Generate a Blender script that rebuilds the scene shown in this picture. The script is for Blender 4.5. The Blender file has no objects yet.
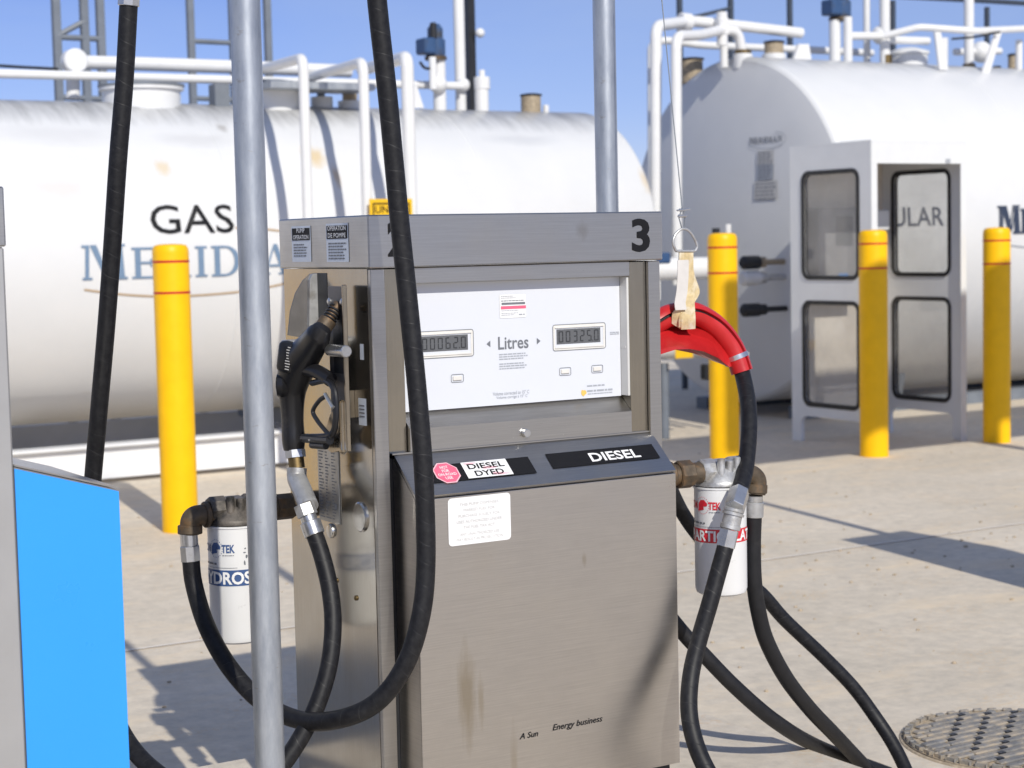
import bpy, bmesh, math, random
from mathutils import Vector, Matrix

random.seed(7)
R = math.radians
sc = bpy.context.scene
COL = sc.collection

# ------------------------------------------------------------------ camera
F, YAW, PITCH, ROLL, CAMH = 1800.0, 0.550, 0.0785, -0.0219, 1.5
_fw = Vector((math.sin(YAW)*math.cos(PITCH), math.cos(YAW)*math.cos(PITCH), -math.sin(PITCH)))
_rt = Vector((math.cos(YAW), -math.sin(YAW), 0))
_dn = _fw.cross(_rt)
_c, _s = math.cos(ROLL), math.sin(ROLL)
AX, AY = _c*_rt - _s*_dn, _s*_rt + _c*_dn
EYE = Vector((0, 0, CAMH))
cam_d = bpy.data.cameras.new('camera')
cam = bpy.data.objects.new('camera', cam_d)
COL.objects.link(cam)
up = -AY
bk = -_fw
cam.matrix_world = Matrix(((AX.x, up.x, bk.x, 0), (AX.y, up.y, bk.y, 0), (AX.z, up.z, bk.z, CAMH), (0, 0, 0, 1)))
cam_d.sensor_width = 36
cam_d.lens = F/1024*36
cam_d.clip_end = 3000
cam_d.clip_start = 0.05
cam_d.dof.use_dof = True
cam_d.dof.focus_distance = 4.05
cam_d.dof.aperture_fstop = 5.8
sc.camera = cam

# ------------------------------------------------------------------ sky and sun
SUN_EL, SUN_AZ = 35.0, 189.8          # azimuth clockwise from +Y
w = bpy.data.worlds.new('World')
sc.world = w
w.use_nodes = True
wt = w.node_tree
bg = wt.nodes['Background']
sky = wt.nodes.new('ShaderNodeTexSky')
sky.sky_type = 'NISHITA'
sky.sun_disc = False
sky.sun_elevation = R(SUN_EL)
sky.sun_rotation = R(SUN_AZ)
sky.altitude = 1200
sky.air_density = 1.0
sky.dust_density = 0.15
sky.ozone_density = 3.0
tint = wt.nodes.new('ShaderNodeMix'); tint.data_type = 'RGBA'; tint.blend_type = 'MULTIPLY'
tint.inputs[0].default_value = 1.0
tint.inputs[7].default_value = (0.675, 0.665, 0.96, 1)
wt.links.new(sky.outputs[0], tint.inputs[6])
# high thin cloud, mostly overhead, added to brighten the shadows
wtc = wt.nodes.new('ShaderNodeTexCoord')
wsep = wt.nodes.new('ShaderNodeSeparateXYZ'); wt.links.new(wtc.outputs['Generated'], wsep.inputs[0])
wmap = wt.nodes.new('ShaderNodeMapping'); wmap.inputs['Scale'].default_value = (1.0, 1.6, 4.5); wmap.inputs['Rotation'].default_value = (0.1, 0.05, 0.5)
wt.links.new(wtc.outputs['Generated'], wmap.inputs[0])
wn = wt.nodes.new('ShaderNodeTexNoise'); wn.inputs['Scale'].default_value = 2.2; wn.inputs['Detail'].default_value = 8; wn.inputs['Roughness'].default_value = 0.58; wn.inputs['Distortion'].default_value = 0.5
wt.links.new(wmap.outputs[0], wn.inputs['Vector'])
wr1 = wt.nodes.new('ShaderNodeMapRange'); wr1.inputs[1].default_value = 0.38; wr1.inputs[2].default_value = 0.72; wt.links.new(wn.outputs[0], wr1.inputs[0])
wr2 = wt.nodes.new('ShaderNodeMapRange'); wr2.inputs[1].default_value = 0.02; wr2.inputs[2].default_value = 0.42; wr2.inputs[3].default_value = 0.10; wr2.inputs[4].default_value = 1.0; wt.links.new(wsep.outputs[2], wr2.inputs[0])
wmu = wt.nodes.new('ShaderNodeMath'); wmu.operation = 'MULTIPLY'; wt.links.new(wr1.outputs[0], wmu.inputs[0]); wt.links.new(wr2.outputs[0], wmu.inputs[1])
wcl = wt.nodes.new('ShaderNodeMix'); wcl.data_type = 'RGBA'; wcl.inputs[7].default_value = (4.7, 5.8, 7.6, 1)
wt.links.new(wmu.outputs[0], wcl.inputs[0]); wt.links.new(tint.outputs[2], wcl.inputs[6])
wt.links.new(wcl.outputs[2], bg.inputs['Color'])
bg.inputs['Strength'].default_value = 0.10
sd = bpy.data.lights.new('sun', 'SUN')
sd.energy = 3.75
sd.angle = R(0.53)
sd.color = (1.0, 0.955, 0.855)
sun = bpy.data.objects.new('sun', sd)
COL.objects.link(sun)
sv = Vector((math.sin(R(SUN_AZ))*math.cos(R(SUN_EL)), math.cos(R(SUN_AZ))*math.cos(R(SUN_EL)), math.sin(R(SUN_EL))))
sun.rotation_euler = sv.to_track_quat('Z', 'Y').to_euler()
sun.location = (0, 0, 30)
sc.view_settings.view_transform = 'Standard'
sc.view_settings.look = 'None'
sc.view_settings.exposure = 0.06
sc.view_settings.gamma = 1.0
sc.cycles.max_bounces = 8
sc.cycles.transparent_max_bounces = 12

# ------------------------------------------------------------------ helpers
def ray(px, py):
    return AX*((px-512)/F) + AY*((py-384)/F) + _fw

def at(px, py, Y):
    d = ray(px, py); return EYE + d*(Y/d.y)

def atx(px, py, X):
    d = ray(px, py); return EYE + d*(X/d.x)

def atd(px, py, D):
    return EYE + ray(px, py)*D

def atz(px, py, z):
    d = ray(px, py); return EYE + d*((z-CAMH)/d.z)

class B:
    """collects geometry of one mesh"""
    def __init__(s):
        s.bm = bmesh.new()
        s.uv = s.bm.loops.layers.uv.new('UVMap')
    def box(s, c, size, bevel=0.0, rot=None, seg=1):
        r = bmesh.ops.create_cube(s.bm, size=1.0)
        vs = r['verts']
        m = Matrix.Translation(Vector(c))
        if rot is not None: m = m @ rot
        m = m @ Matrix.Diagonal((size[0], size[1], size[2], 1))
        for v in vs: v.co = m @ v.co
        if bevel > 0:
            es = list({e for v in vs for e in v.link_edges})
            bmesh.ops.bevel(s.bm, geom=es, offset=bevel, segments=seg, affect='EDGES', profile=0.5)
        return s
    def span(s, a, b, bevel=0.0):
        a, b = Vector(a), Vector(b)
        d = b-a
        return s.box((a+b)/2, (abs(d.x), abs(d.y), abs(d.z)), bevel)
    def prism(s, pts, ext):
        """closed polygon (3D points) extruded by vector ext"""
        ext = Vector(ext)
        a = [s.bm.verts.new(Vector(p)) for p in pts]
        b = [s.bm.verts.new(Vector(p)+ext) for p in pts]
        s.bm.faces.new(a[::-1]); s.bm.faces.new(b)
        n = len(a)
        for i in range(n):
            s.bm.faces.new((a[i], a[(i+1) % n], b[(i+1) % n], b[i]))
        return s
    def face(s, pts):
        s.bm.faces.new([s.bm.verts.new(Vector(p)) for p in pts]); return s
    def tube(s, path, r, seg=16, cap=True, r2=None):
        path = [Vector(p) for p in path]
        n = len(path)
        rad = r if isinstance(r, (list, tuple)) else [r]*n
        t0 = (path[1]-path[0]).normalized()
        nrm = t0.orthogonal().normalized()
        rings = []; L = 0
        lens = []
        for i, p in enumerate(path):
            if i == 0: t = path[1]-path[0]
            elif i == n-1: t = path[-1]-path[-2]
            else: t = (path[i+1]-p).normalized()+(p-path[i-1]).normalized()
            t.normalize()
            nrm = (nrm - t*nrm.dot(t)).normalized()
            bn = t.cross(nrm)
            k = 1.0 if r2 is None else r2
            rings.append([s.bm.verts.new(p + nrm*math.cos(2*math.pi*j/seg)*rad[i] + bn*math.sin(2*math.pi*j/seg)*rad[i]*k) for j in range(seg)])
            if i: L += (p-path[i-1]).length
            lens.append(L)
        for i in range(n-1):
            for j in range(seg):
                f = s.bm.faces.new((rings[i][j], rings[i][(j+1) % seg], rings[i+1][(j+1) % seg], rings[i+1][j]))
                us = (lens[i], lens[i], lens[i+1], lens[i+1])
                vv = (j/seg, (j+1)/seg, (j+1)/seg, j/seg)
                for lp, a, b in zip(f.loops, us, vv): lp[s.uv].uv = (a, b)
        if cap:
            s.bm.faces.new(rings[0][::-1]); s.bm.faces.new(rings[-1])
        return s
    def lathe(s, prof, base, axis=(0, 0, 1), seg=32):
        """prof: list of (radius, height along axis)"""
        base = Vector(base); ax = Vector(axis).normalized()
        u = ax.orthogonal().normalized(); v = ax.cross(u)
        rings = []
        for r, h in prof:
            if r < 1e-6:
                rings.append([s.bm.verts.new(base+ax*h)])
            else:
                rings.append([s.bm.verts.new(base+ax*h+u*r*math.cos(2*math.pi*j/seg)+v*r*math.sin(2*math.pi*j/seg)) for j in range(seg)])
        for a, b in zip(rings, rings[1:]):
            for j in range(seg):
                k = (j+1) % seg
                if len(a) == 1 and len(b) == 1: continue
                if len(a) == 1: s.bm.faces.new((a[0], b[k], b[j]))
                elif len(b) == 1: s.bm.faces.new((a[j], a[k], b[0]))
                else: s.bm.faces.new((a[j], a[k], b[k], b[j]))
        if len(rings[0]) > 1: s.bm.faces.new(rings[0][::-1])
        if len(rings[-1]) > 1: s.bm.faces.new(rings[-1])
        return s
    def cyl(s, a, b, r, seg=24, bevel=0.0):
        a, b = Vector(a), Vector(b); h = (b-a).length
        if bevel: pr = [(r-bevel, 0), (r, bevel), (r, h-bevel), (r-bevel, h)]
        else: pr = [(r, 0), (r, h)]
        return s.lathe(pr, a, b-a, seg)
    def ball(s, c, r, seg=20, sc_=(1, 1, 1)):
        m = Matrix.Translation(Vector(c)) @ Matrix.Diagonal((sc_[0], sc_[1], sc_[2], 1))
        bmesh.ops.create_uvsphere(s.bm, u_segments=seg, v_segments=seg//2, radius=r, matrix=m); return s
    def flat(s, polys, fn, h=0.0):
        """2D polys [(verts, faces)] mapped to 3D by fn(u, v, h)"""
        for vs, fs in polys:
            bv = [s.bm.verts.new(fn(u, v, h)) for u, v in vs]
            for f in fs:
                try: s.bm.faces.new([bv[i] for i in f])
                except ValueError: pass
        return s
    def build(s, name, mat, origin=(0, 0, 0), parent=None, smooth=35, fix=True):
        if fix: bmesh.ops.recalc_face_normals(s.bm, faces=s.bm.faces)
        me = bpy.data.meshes.new(name)
        s.bm.to_mesh(me); s.bm.free()
        me.transform(Matrix.Translation(-Vector(origin)))
        if smooth:
            me.shade_smooth()
            me.set_sharp_from_angle(angle=R(smooth))
        me.materials.append(mat)
        o = bpy.data.objects.new(name, me)
        COL.objects.link(o)
        if parent is not None: o.parent = parent
        return o

class Thing:
    def __init__(s, name, label, cat, loc, group=None):
        s.loc = Vector(loc)
        s.o = bpy.data.objects.new(name, None); COL.objects.link(s.o)
        s.o.location = s.loc; s.o.empty_display_size = 0.1
        s.o['label'] = label; s.o['category'] = cat
        if group: s.o['group'] = group
    def part(s, name, b, mat, parent=None, label=None, smooth=35, fix=True):
        o = b.build(name, mat, s.loc, parent or s.o, smooth, fix)
        if label: o['label'] = label
        return o

def single(name, b, mat, label, cat, loc, group=None, smooth=35):
    o = b.build(name, mat, loc, None, smooth)
    o.location = Vector(loc); o['label'] = label; o['category'] = cat
    if group: o['group'] = group
    return o

def copy_thing(root, loc, label, group=None):
    r = root.copy(); COL.objects.link(r); r.location = loc; r['label'] = label
    if group: r['group'] = group
    for ch in root.children:
        c = ch.copy(); COL.objects.link(c); c.parent = r
        for g in ch.children:
            d = g.copy(); COL.objects.link(d); d.parent = c
    return r

def smoothpath(pts, step=0.012):
    """Catmull-Rom through points (tuples of any length), resampled"""
    P = [Vector(p) for p in pts]
    P = [P[0]*2-P[1]] + P + [P[-1]*2-P[-2]]
    out = []
    for i in range(1, len(P)-2):
        p0, p1, p2, p3 = P[i-1], P[i], P[i+1], P[i+2]
        n = max(2, int((p2-p1).length/step))
        for k in range(n):
            t = k/n
            out.append(0.5*((2*p1)+(p2-p0)*t+(2*p0-5*p1+4*p2-p3)*t*t+(3*p1-p0-3*p2+p3)*t**3))
    out.append(P[-2])
    return out

def bent(pts, rad=0.06, n=6):
    """polyline with rounded corners"""
    P = [Vector(p) for p in pts]; out = [P[0]]
    for a, b, c in zip(P, P[1:], P[2:]):
        d1 = (a-b); d2 = (c-b)
        r = min(rad, d1.length*0.45, d2.length*0.45)
        p, q = b+d1.normalized()*r, b+d2.normalized()*r
        for k in range(n+1):
            t = k/n
            out.append(p*(1-t)**2 + b*2*t*(1-t) + q*t*t)
    out.append(P[-1])
    return out

# ---- text as flat polygons
_tc = {}
def text2d(txt, size=1.0, bold=0.0, align='CENTER', xs=1.0, shear=0.0):
    key = (txt, bold, shear)
    if key not in _tc:
        cu = bpy.data.curves.new('lettering', 'FONT')
        cu.body = txt; cu.size = 1.0; cu.offset = bold; cu.resolution_u = 3; cu.shear = shear
        cu.fill_mode = 'FRONT'
        ob = bpy.data.objects.new('lettering', cu)
        COL.objects.link(ob)
        dg = bpy.context.evaluated_depsgraph_get()
        me = bpy.data.meshes.new_from_object(ob.evaluated_get(dg))
        vs = [(v.co.x, v.co.y) for v in me.vertices]
        fs = [tuple(p.vertices) for p in me.polygons]
        bpy.data.objects.remove(ob); bpy.data.curves.remove(cu); bpy.data.meshes.remove(me)
        _tc[key] = (vs, fs)
    vs, fs = _tc[key]
    x0 = min(v[0] for v in vs); x1 = max(v[0] for v in vs)
    y0 = min(v[1] for v in vs); y1 = max(v[1] for v in vs)
    k = size                      # size = cap height of capitals (0.73 of em approx.)
    k = size/0.73
    off = (x0+x1)/2 if align == 'CENTER' else (x0 if align == 'LEFT' else x1)
    return [([((x-off)*k*xs, y*k) for x, y in vs], fs)]

def fit_text(txt, width, height, bold=0.0, shear=0.0):
    """text scaled to an exact width and height, centred at 0,0"""
    (vs, fs), = text2d(txt, 1.0, bold, 'CENTER', 1.0, shear)
    x0 = min(v[0] for v in vs); x1 = max(v[0] for v in vs)
    y0 = min(v[1] for v in vs); y1 = max(v[1] for v in vs)
    return [([((x-(x0+x1)/2)*width/(x1-x0), (y-(y0+y1)/2)*height/(y1-y0)) for x, y in vs], fs)]

def shift(polys, du, dv):
    return [([(u+du, v+dv) for u, v in vs], fs) for vs, fs in polys]

def rect(u0, v0, u1, v1, nu=1):
    vs = []; fs = []
    for i in range(nu+1):
        u = u0+(u1-u0)*i/nu
        vs += [(u, v0), (u, v1)]
    for i in range(nu):
        fs.append((2*i, 2*i+2, 2*i+3, 2*i+1))
    return [(vs, fs)]

def rrect(u0, v0, u1, v1, r, n=4):
    vs = []
    for cx, cy, a0 in ((u1-r, v1-r, 0), (u0+r, v1-r, 90), (u0+r, v0+r, 180), (u1-r, v0+r, 270)):
        for k in range(n+1):
            a = R(a0+90*k/n); vs.append((cx+r*math.cos(a), cy+r*math.sin(a)))
    return [(vs, [tuple(range(len(vs)))])]

def rframe(u0, v0, u1, v1, r, t, n=4):
    a = rrect(u0, v0, u1, v1, r, n)[0][0]
    b = rrect(u0+t, v0+t, u1-t, v1-t, max(r-t, 0.0005), n)[0][0]
    m = len(a)
    return [(a+b, [(i, (i+1) % m, m+(i+1) % m, m+i) for i in range(m)])]

def greek(u0, v, widths, h, rnd=None):
    """a line of illegible print as a row of small dashes"""
    out = []; u = u0
    rnd = rnd or random
    for wd in widths:
        out += rect(u, v-h/2, u+wd, v+h/2); u += wd+h*0.7
    return out

def greek_line(u0, u1, v, h, rnd):
    ws = []; u = u0
    while u < u1-h:
        wd = min(rnd.uniform(h*1.5, h*5), u1-u); ws.append(wd); u += wd+h*0.7
    return greek(u0, v, ws, h)

def seg7(txt, w_, h_, t, gap):
    S = {'0': 'abcdef', '1': 'bc', '2': 'abged', '3': 'abgcd', '4': 'fgbc', '5': 'afgcd', '6': 'afgedc', '7': 'abc', '8': 'abcdefg', '9': 'abcdfg'}
    out = []; u = 0
    for ch in txt:
        if ch == '.':
            out += rect(u-gap*0.75, 0, u-gap*0.75+t, t); continue
        g = t*0.25
        segs = {'a': (g+t, h_-t, w_-g-t, h_), 'd': (g+t, 0, w_-g-t, t), 'g': (g+t, h_/2-t/2, w_-g-t, h_/2+t/2),
                'f': (0, h_/2+g, t, h_-g), 'e': (0, g, t, h_/2-g), 'b': (w_-t, h_/2+g, w_, h_-g), 'c': (w_-t, g, w_, h_/2-g)}
        for c in S[ch]:
            a, b, c2, d = segs[c]; out += rect(u+a, b, u+c2, d)
        u += w_+gap
    return out, u-gap

# serif capitals for the tank lettering: strokes as convex quads / strips in a unit-high cell
def serif(ch):
    o = []
    def q(*p): o.append((list(p), [tuple(range(len(p)))]))
    def stem(x0, x1, top=True, bot=True, s=0.09):
        q((x0, 0.07), (x1, 0.07), (x1, 0.93), (x0, 0.93))
        if top: q((x0-s, 0.93), (x1+s, 0.93), (x1+s, 1), (x0-s, 1))
        if bot: q((x0-s, 0), (x1+s, 0), (x1+s, 0.07), (x0-s, 0.07))
    def arc(cx, cy, rx, ry, t, a0, a1, n=10, tx=None):
        tx = tx or t
        vs = []; fs = []
        for i in range(n+1):
            a = R(a0+(a1-a0)*i/n)
            vs += [(cx+rx*math.cos(a), cy+ry*math.sin(a)), (cx+(rx-tx)*math.cos(a), cy+(ry-t)*math.sin(a))]
        for i in range(n): fs.append((2*i, 2*i+2, 2*i+3, 2*i+1))
        o.append((vs, fs))
    if ch == 'I': stem(0.09, 0.25); wd = 0.34
    elif ch == 'M':
        q((0.06, 0.07), (0.16, 0.07), (0.19, 0.93), (0.09, 0.93)); q((0, 0), (0.24, 0), (0.24, 0.07), (0, 0.07))
        q((0.0, 0.93), (0.19, 0.93), (0.19, 1), (0.0, 1))
        q((0.20, 1), (0.36, 1), (0.62, 0.16), (0.53, 0.06)); q((0.53, 0.05), (0.625, 0.15), (0.86, 0.95), (0.80, 0.95))
        q((0.865, 0.07), (1.03, 0.07), (0.99, 0.93), (0.865, 0.93)); q((0.78, 0), (1.1, 0), (1.1, 0.07), (0.78, 0.07)); q((0.80, 0.955), (1.06, 0.955), (1.06, 1.02), (0.80, 1.02))
        wd = 1.1
    elif ch == 'E':
        stem(0.09, 0.25, False, False)
        q((0, 0.93), (0.62, 0.93), (0.62, 1), (0, 1)); q((0, 0), (0.64, 0), (0.64, 0.07), (0, 0.07))
        q((0.25, 0.47), (0.5, 0.47), (0.5, 0.54), (0.25, 0.54)); q((0.50, 0.38), (0.55, 0.38), (0.55, 0.63), (0.50, 0.63))
        q((0.57, 0.78), (0.62, 0.78), (0.62, 0.934), (0.57, 0.934)); q((0.59, 0.075), (0.64, 0.075), (0.64, 0.24), (0.59, 0.24)); wd = 0.66
    elif ch == 'R':
        stem(0.09, 0.25, False, True)
        q((0, 0.93), (0.42, 0.93), (0.42, 1), (0, 1)); q((0.25, 0.44), (0.42, 0.44), (0.42, 0.51), (0.25, 0.51))
        arc(0.42, 0.72, 0.25, 0.28, 0.07, -90, 90, 10, 0.15)
        q((0.40, 0.435), (0.56, 0.435), (0.80, 0.0), (0.62, 0.0)); q((0.805, 0), (0.86, 0), (0.86, 0.07), (0.77, 0.07)); wd = 0.86
    elif ch == 'D':
        stem(0.09, 0.25, False, False)
        q((0, 0.93), (0.4, 0.93), (0.4, 1), (0, 1)); q((0, 0), (0.4, 0), (0.4, 0.07), (0, 0.07))
        arc(0.4, 0.5, 0.42, 0.5, 0.07, -90, 90, 12, 0.16); wd = 0.82
    elif ch == 'A':
        q((0.12, 0.07), (0.20, 0.07), (0.42, 0.85), (0.42, 1.02)); q((0.42, 1.02), (0.42, 0.85), (0.64, 0.07), (0.82, 0.07), (0.52, 1.02))
        q((0.26, 0.27), (0.575, 0.27), (0.555, 0.34), (0.28, 0.34)); q((0.02, 0), (0.3, 0), (0.3, 0.065), (0.02, 0.065)); q((0.55, 0), (0.92, 0), (0.92, 0.065), (0.55, 0.065)); wd = 0.92
    elif ch == 'N':
        q((0.12, 0.07), (0.20, 0.07), (0.20, 0.93), (0.12, 0.93)); q((0.02, 0), (0.3, 0), (0.3, 0.065), (0.02, 0.065)); q((0.0, 0.935), (0.2, 0.935), (0.2, 1), (0.0, 1))
        q((0.205, 1), (0.36, 1), (0.80, 0.14), (0.72, 0.0)); q((0.725, 0.16), (0.80, 0.02), (0.80, 0.93), (0.725, 0.93)); q((0.63, 0.935), (0.9, 0.935), (0.9, 1), (0.63, 1)); wd = 0.9
    return o, wd

def serif_word(word, height, gap=0.14, first=1.0):
    out = []; u = 0
    for i, ch in enumerate(word):
        pol, wd = serif(ch)
        k = height*(first if i == 0 else 1.0)
        out += [([(u+x*k, y*k) for x, y in vs], fs) for vs, fs in pol]
        u += wd*k+gap*height
    return out, u-gap*height

# ------------------------------------------------------------------ materials
def nodes(m):
    m.use_nodes = True
    nt = m.node_tree
    return nt, nt.nodes['Principled BSDF']

def N(nt, t, **kw):
    n = nt.nodes.new(t)
    for k, v in kw.items():
        if k.startswith('i_'):
            n.inputs[k[2:].replace('_', ' ')].default_value = v
        else: setattr(n, k, v)
    return n

def ramp(nt, a, b, ca, cb):
    r = nt.nodes.new('ShaderNodeValToRGB')
    e = r.color_ramp.elements
    e[0].position = a; e[1].position = b
    e[0].color = (*ca, 1) if len(ca) == 3 else ca
    e[1].color = (*cb, 1) if len(cb) == 3 else cb
    return r

def mixc(nt, fac, a, b, mode='MIX'):
    m = nt.nodes.new('ShaderNodeMix'); m.data_type = 'RGBA'; m.blend_type = mode
    for sock, val in ((m.inputs[0], fac), (m.inputs[6], a), (m.inputs[7], b)):
        if hasattr(val, 'is_linked') or isinstance(val, bpy.types.NodeSocket): nt.links.new(val, sock)
        elif isinstance(val, (int, float)): sock.default_value = val
        else: sock.default_value = (*val, 1) if len(val) == 3 else val
    return m.outputs[2]

def coords(nt, scale=(1, 1, 1), kind='Object'):
    tc = nt.nodes.new('ShaderNodeTexCoord')
    mp = nt.nodes.new('ShaderNodeMapping')
    mp.inputs['Scale'].default_value = scale
    nt.links.new(tc.outputs[kind], mp.inputs[0])
    return mp.outputs[0]

def noise(nt, vec, scale, detail=4, rough=0.55):
    n = nt.nodes.new('ShaderNodeTexNoise')
    n.inputs['Scale'].default_value = scale; n.inputs['Detail'].default_value = detail; n.inputs['Roughness'].default_value = rough
    nt.links.new(vec, n.inputs['Vector'])
    return n.outputs[0]

def bump(nt, bs, h, strength=0.2, dist=0.01):
    b = nt.nodes.new('ShaderNodeBump')
    b.inputs['Strength'].default_value = strength; b.inputs['Distance'].default_value = dist
    nt.links.new(h, b.inputs['Height'])
    nt.links.new(b.outputs[0], bs.inputs['Normal'])

def paint(name, col, rough=0.4, spec=0.5, var=0.06, dirt=None, dscale=3.0, damt=(0.55, 0.8), bmp=0.05, coat=0.0, metal=0.0, nscale=9.0):
    m = bpy.data.materials.new(name); nt, bs = nodes(m)
    v = coords(nt)
    n1 = noise(nt, v, nscale, 5)
    lo = tuple(c*(1-var) for c in col); hi = tuple(min(1, c*(1+var)) for c in col)
    r = ramp(nt, 0.3, 0.7, lo, hi); nt.links.new(n1, r.inputs[0])
    c = r.outputs[0]
    if dirt:
        n2 = noise(nt, v, dscale, 8, 0.65)
        r2 = ramp(nt, damt[0], damt[1], (0, 0, 0), (1, 1, 1)); nt.links.new(n2, r2.inputs[0])
        c = mixc(nt, r2.outputs[0], c, dirt)
    nt.links.new(c, bs.inputs['Base Color'])
    rr = nt.nodes.new('ShaderNodeMapRange'); rr.inputs[3].default_value = rough*0.85; rr.inputs[4].default_value = min(1, rough*1.2)
    nt.links.new(n1, rr.inputs[0]); nt.links.new(rr.outputs[0], bs.inputs['Roughness'])
    bs.inputs['Specular IOR Level'].default_value = spec
    bs.inputs['Metallic'].default_value = metal
    bs.inputs['Coat Weight'].default_value = coat
    if bmp: bump(nt, bs, noise(nt, v, 60, 4), bmp, 0.004)
    return m

def plain(name, col, rough=0.5, metal=0.0, spec=0.5):
    return paint(name, col, rough, spec, var=0.05, bmp=0.03, metal=metal, nscale=25)

def spots(nt, c, lst):
    """soft irregular stains: (centre, radii, colour, strength) in the coordinates of the thing"""
    for ctr, rad, colr, st in lst:
        tc = nt.nodes.new('ShaderNodeTexCoord')
        mp = nt.nodes.new('ShaderNodeMapping'); mp.vector_type = 'TEXTURE'
        mp.inputs['Location'].default_value = ctr; mp.inputs['Scale'].default_value = rad
        nt.links.new(tc.outputs['Object'], mp.inputs[0])
        ln = nt.nodes.new('ShaderNodeVectorMath'); ln.operation = 'LENGTH'; nt.links.new(mp.outputs[0], ln.inputs[0])
        nz_ = nt.nodes.new('ShaderNodeTexNoise'); nz_.inputs['Scale'].default_value = 1.4; nz_.inputs['Detail'].default_value = 7; nz_.inputs['Roughness'].default_value = 0.62
        nt.links.new(mp.outputs[0], nz_.inputs['Vector'])
        ad = nt.nodes.new('ShaderNodeMath'); ad.operation = 'MULTIPLY_ADD'; ad.inputs[1].default_value = 1.3
        nt.links.new(nz_.outputs[0], ad.inputs[0]); nt.links.new(ln.outputs['Value'], ad.inputs[2])
        mr_ = nt.nodes.new('ShaderNodeMapRange'); mr_.inputs[1].default_value = 1.65; mr_.inputs[2].default_value = 0.95; mr_.inputs[3].default_value = 0; mr_.inputs[4].default_value = st
        nt.links.new(ad.outputs[0], mr_.inputs[0])
        c = mixc(nt, mr_.outputs[0], c, colr)
    return c

def brushed(name, col, rough, stretch=(1.2, 1.2, 90), smudge=0.5, bmp=0.02, stains=()):
    m = bpy.data.materials.new(name); nt, bs = nodes(m)
    v = coords(nt, stretch)
    g = noise(nt, v, 6.0, 6, 0.7)
    v2 = coords(nt)
    s1 = noise(nt, v2, 5.0, 7, 0.6)
    r = ramp(nt, 0.35, 0.7, tuple(c*0.9 for c in col), tuple(min(1, c*1.06) for c in col)); nt.links.new(g, r.inputs[0])
    r2 = ramp(nt, 0.42, 0.72, (1, 1, 1), (0.86, 0.83, 0.78)); nt.links.new(s1, r2.inputs[0])
    c = mixc(nt, smudge, r.outputs[0], r2.outputs[0], 'MULTIPLY')
    # fine white specks of dried splashes
    sp = noise(nt, v2, 130.0, 2, 0.5)
    r3 = ramp(nt, 0.765, 0.80, (0, 0, 0), (0.6, 0.6, 0.6)); nt.links.new(sp, r3.inputs[0])
    c = mixc(nt, r3.outputs[0], c, (0.7, 0.68, 0.64))
    c = spots(nt, c, stains)
    nt.links.new(c, bs.inputs['Base Color'])
    bs.inputs['Metallic'].default_value = 1.0
    a = nt.nodes.new('ShaderNodeMapRange'); a.inputs[1].default_value = 0.3; a.inputs[2].default_value = 0.75
    a.inputs[3].default_value = rough*0.8; a.inputs[4].default_value = rough*1.25
    nt.links.new(s1, a.inputs[0]); nt.links.new(a.outputs[0], bs.inputs['Roughness'])
    bs.inputs['Anisotropic'].default_value = 0.0
    bump(nt, bs, g, bmp, 0.002)
    return m

M = {}
M['steel'] = brushed('brushed_steel', (0.53, 0.515, 0.49), 0.32, (1.2, 1.2, 90), 0.5, 0.02, [((0.167, -0.19, 1.372), (0.022, 0.5, 0.026), (0.40, 0.37, 0.33), 0.7), ((0.0, -0.19, 1.34), (0.3, 0.5, 0.02), (0.47, 0.45, 0.43), 0.4)])
M['steel_panel'] = brushed('panel_steel', (0.63, 0.595, 0.55), 0.33, (1.2, 1.2, 60), 0.6, 0.012, [((-0.219, -0.268, 0.345), (0.028, 0.5, 0.135), (0.42, 0.36, 0.27), 0.75), ((-0.183, -0.268, 0.33), (0.010, 0.5, 0.07), (0.45, 0.39, 0.30), 0.6), ((-0.10, -0.268, 0.16), (0.012, 0.5, 0.12), (0.46, 0.40, 0.31), 0.5), ((0.10, -0.268, 0.62), (0.008, 0.5, 0.02), (0.42, 0.36, 0.28), 0.6), ((0.2, -0.268, 0.75), (0.35, 0.5, 0.05), (0.56, 0.53, 0.50), 0.35)])
M['steel_side'] = brushed('side_steel', (0.52, 0.50, 0.465), 0.145, (60, 60, 1.2), 0.8, 0.006, [((-0.387, -0.04, 0.93), (0.5, 0.06, 0.14), (0.33, 0.30, 0.26), 0.5), ((-0.387, -0.02, 0.45), (0.5, 0.03, 0.22), (0.42, 0.38, 0.32), 0.5)])
M['steel_strip'] = brushed('strip_steel', (0.42, 0.385, 0.32), 0.22, (80, 80, 1.0), 0.8)
M['steel_bright'] = brushed('bright_steel', (0.66, 0.65, 0.63), 0.22)
M['steel_brown'] = brushed('heat_stained_steel', (0.46, 0.40, 0.31), 0.28, (4, 4, 4), 0.9)
M['galv'] = None
M['white_tank'] = None
M['white'] = paint('white_paint', (0.74, 0.745, 0.75), 0.32, var=0.03, dirt=(0.55, 0.5, 0.43), damt=(0.66, 0.95), dscale=2.5)
M['white_pipe'] = paint('white_pipe_paint', (0.74, 0.74, 0.74), 0.35, var=0.03, dirt=(0.5, 0.36, 0.2), damt=(0.72, 0.86), dscale=5)
M['white_booth'] = paint('booth_enamel', (0.72, 0.73, 0.74), 0.3, var=0.02)
M['yellow'] = paint('yellow_plastic_sleeve', (0.94, 0.52, 0.001), 0.42, 0.3, var=0.05, dirt=(0.6, 0.32, 0.02), damt=(0.70, 0.97), dscale=4, bmp=0.06)
M['red_tape'] = plain('red_reflective_tape', (0.5, 0.02, 0.012), 0.4)
M['rubber'] = None
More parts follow.
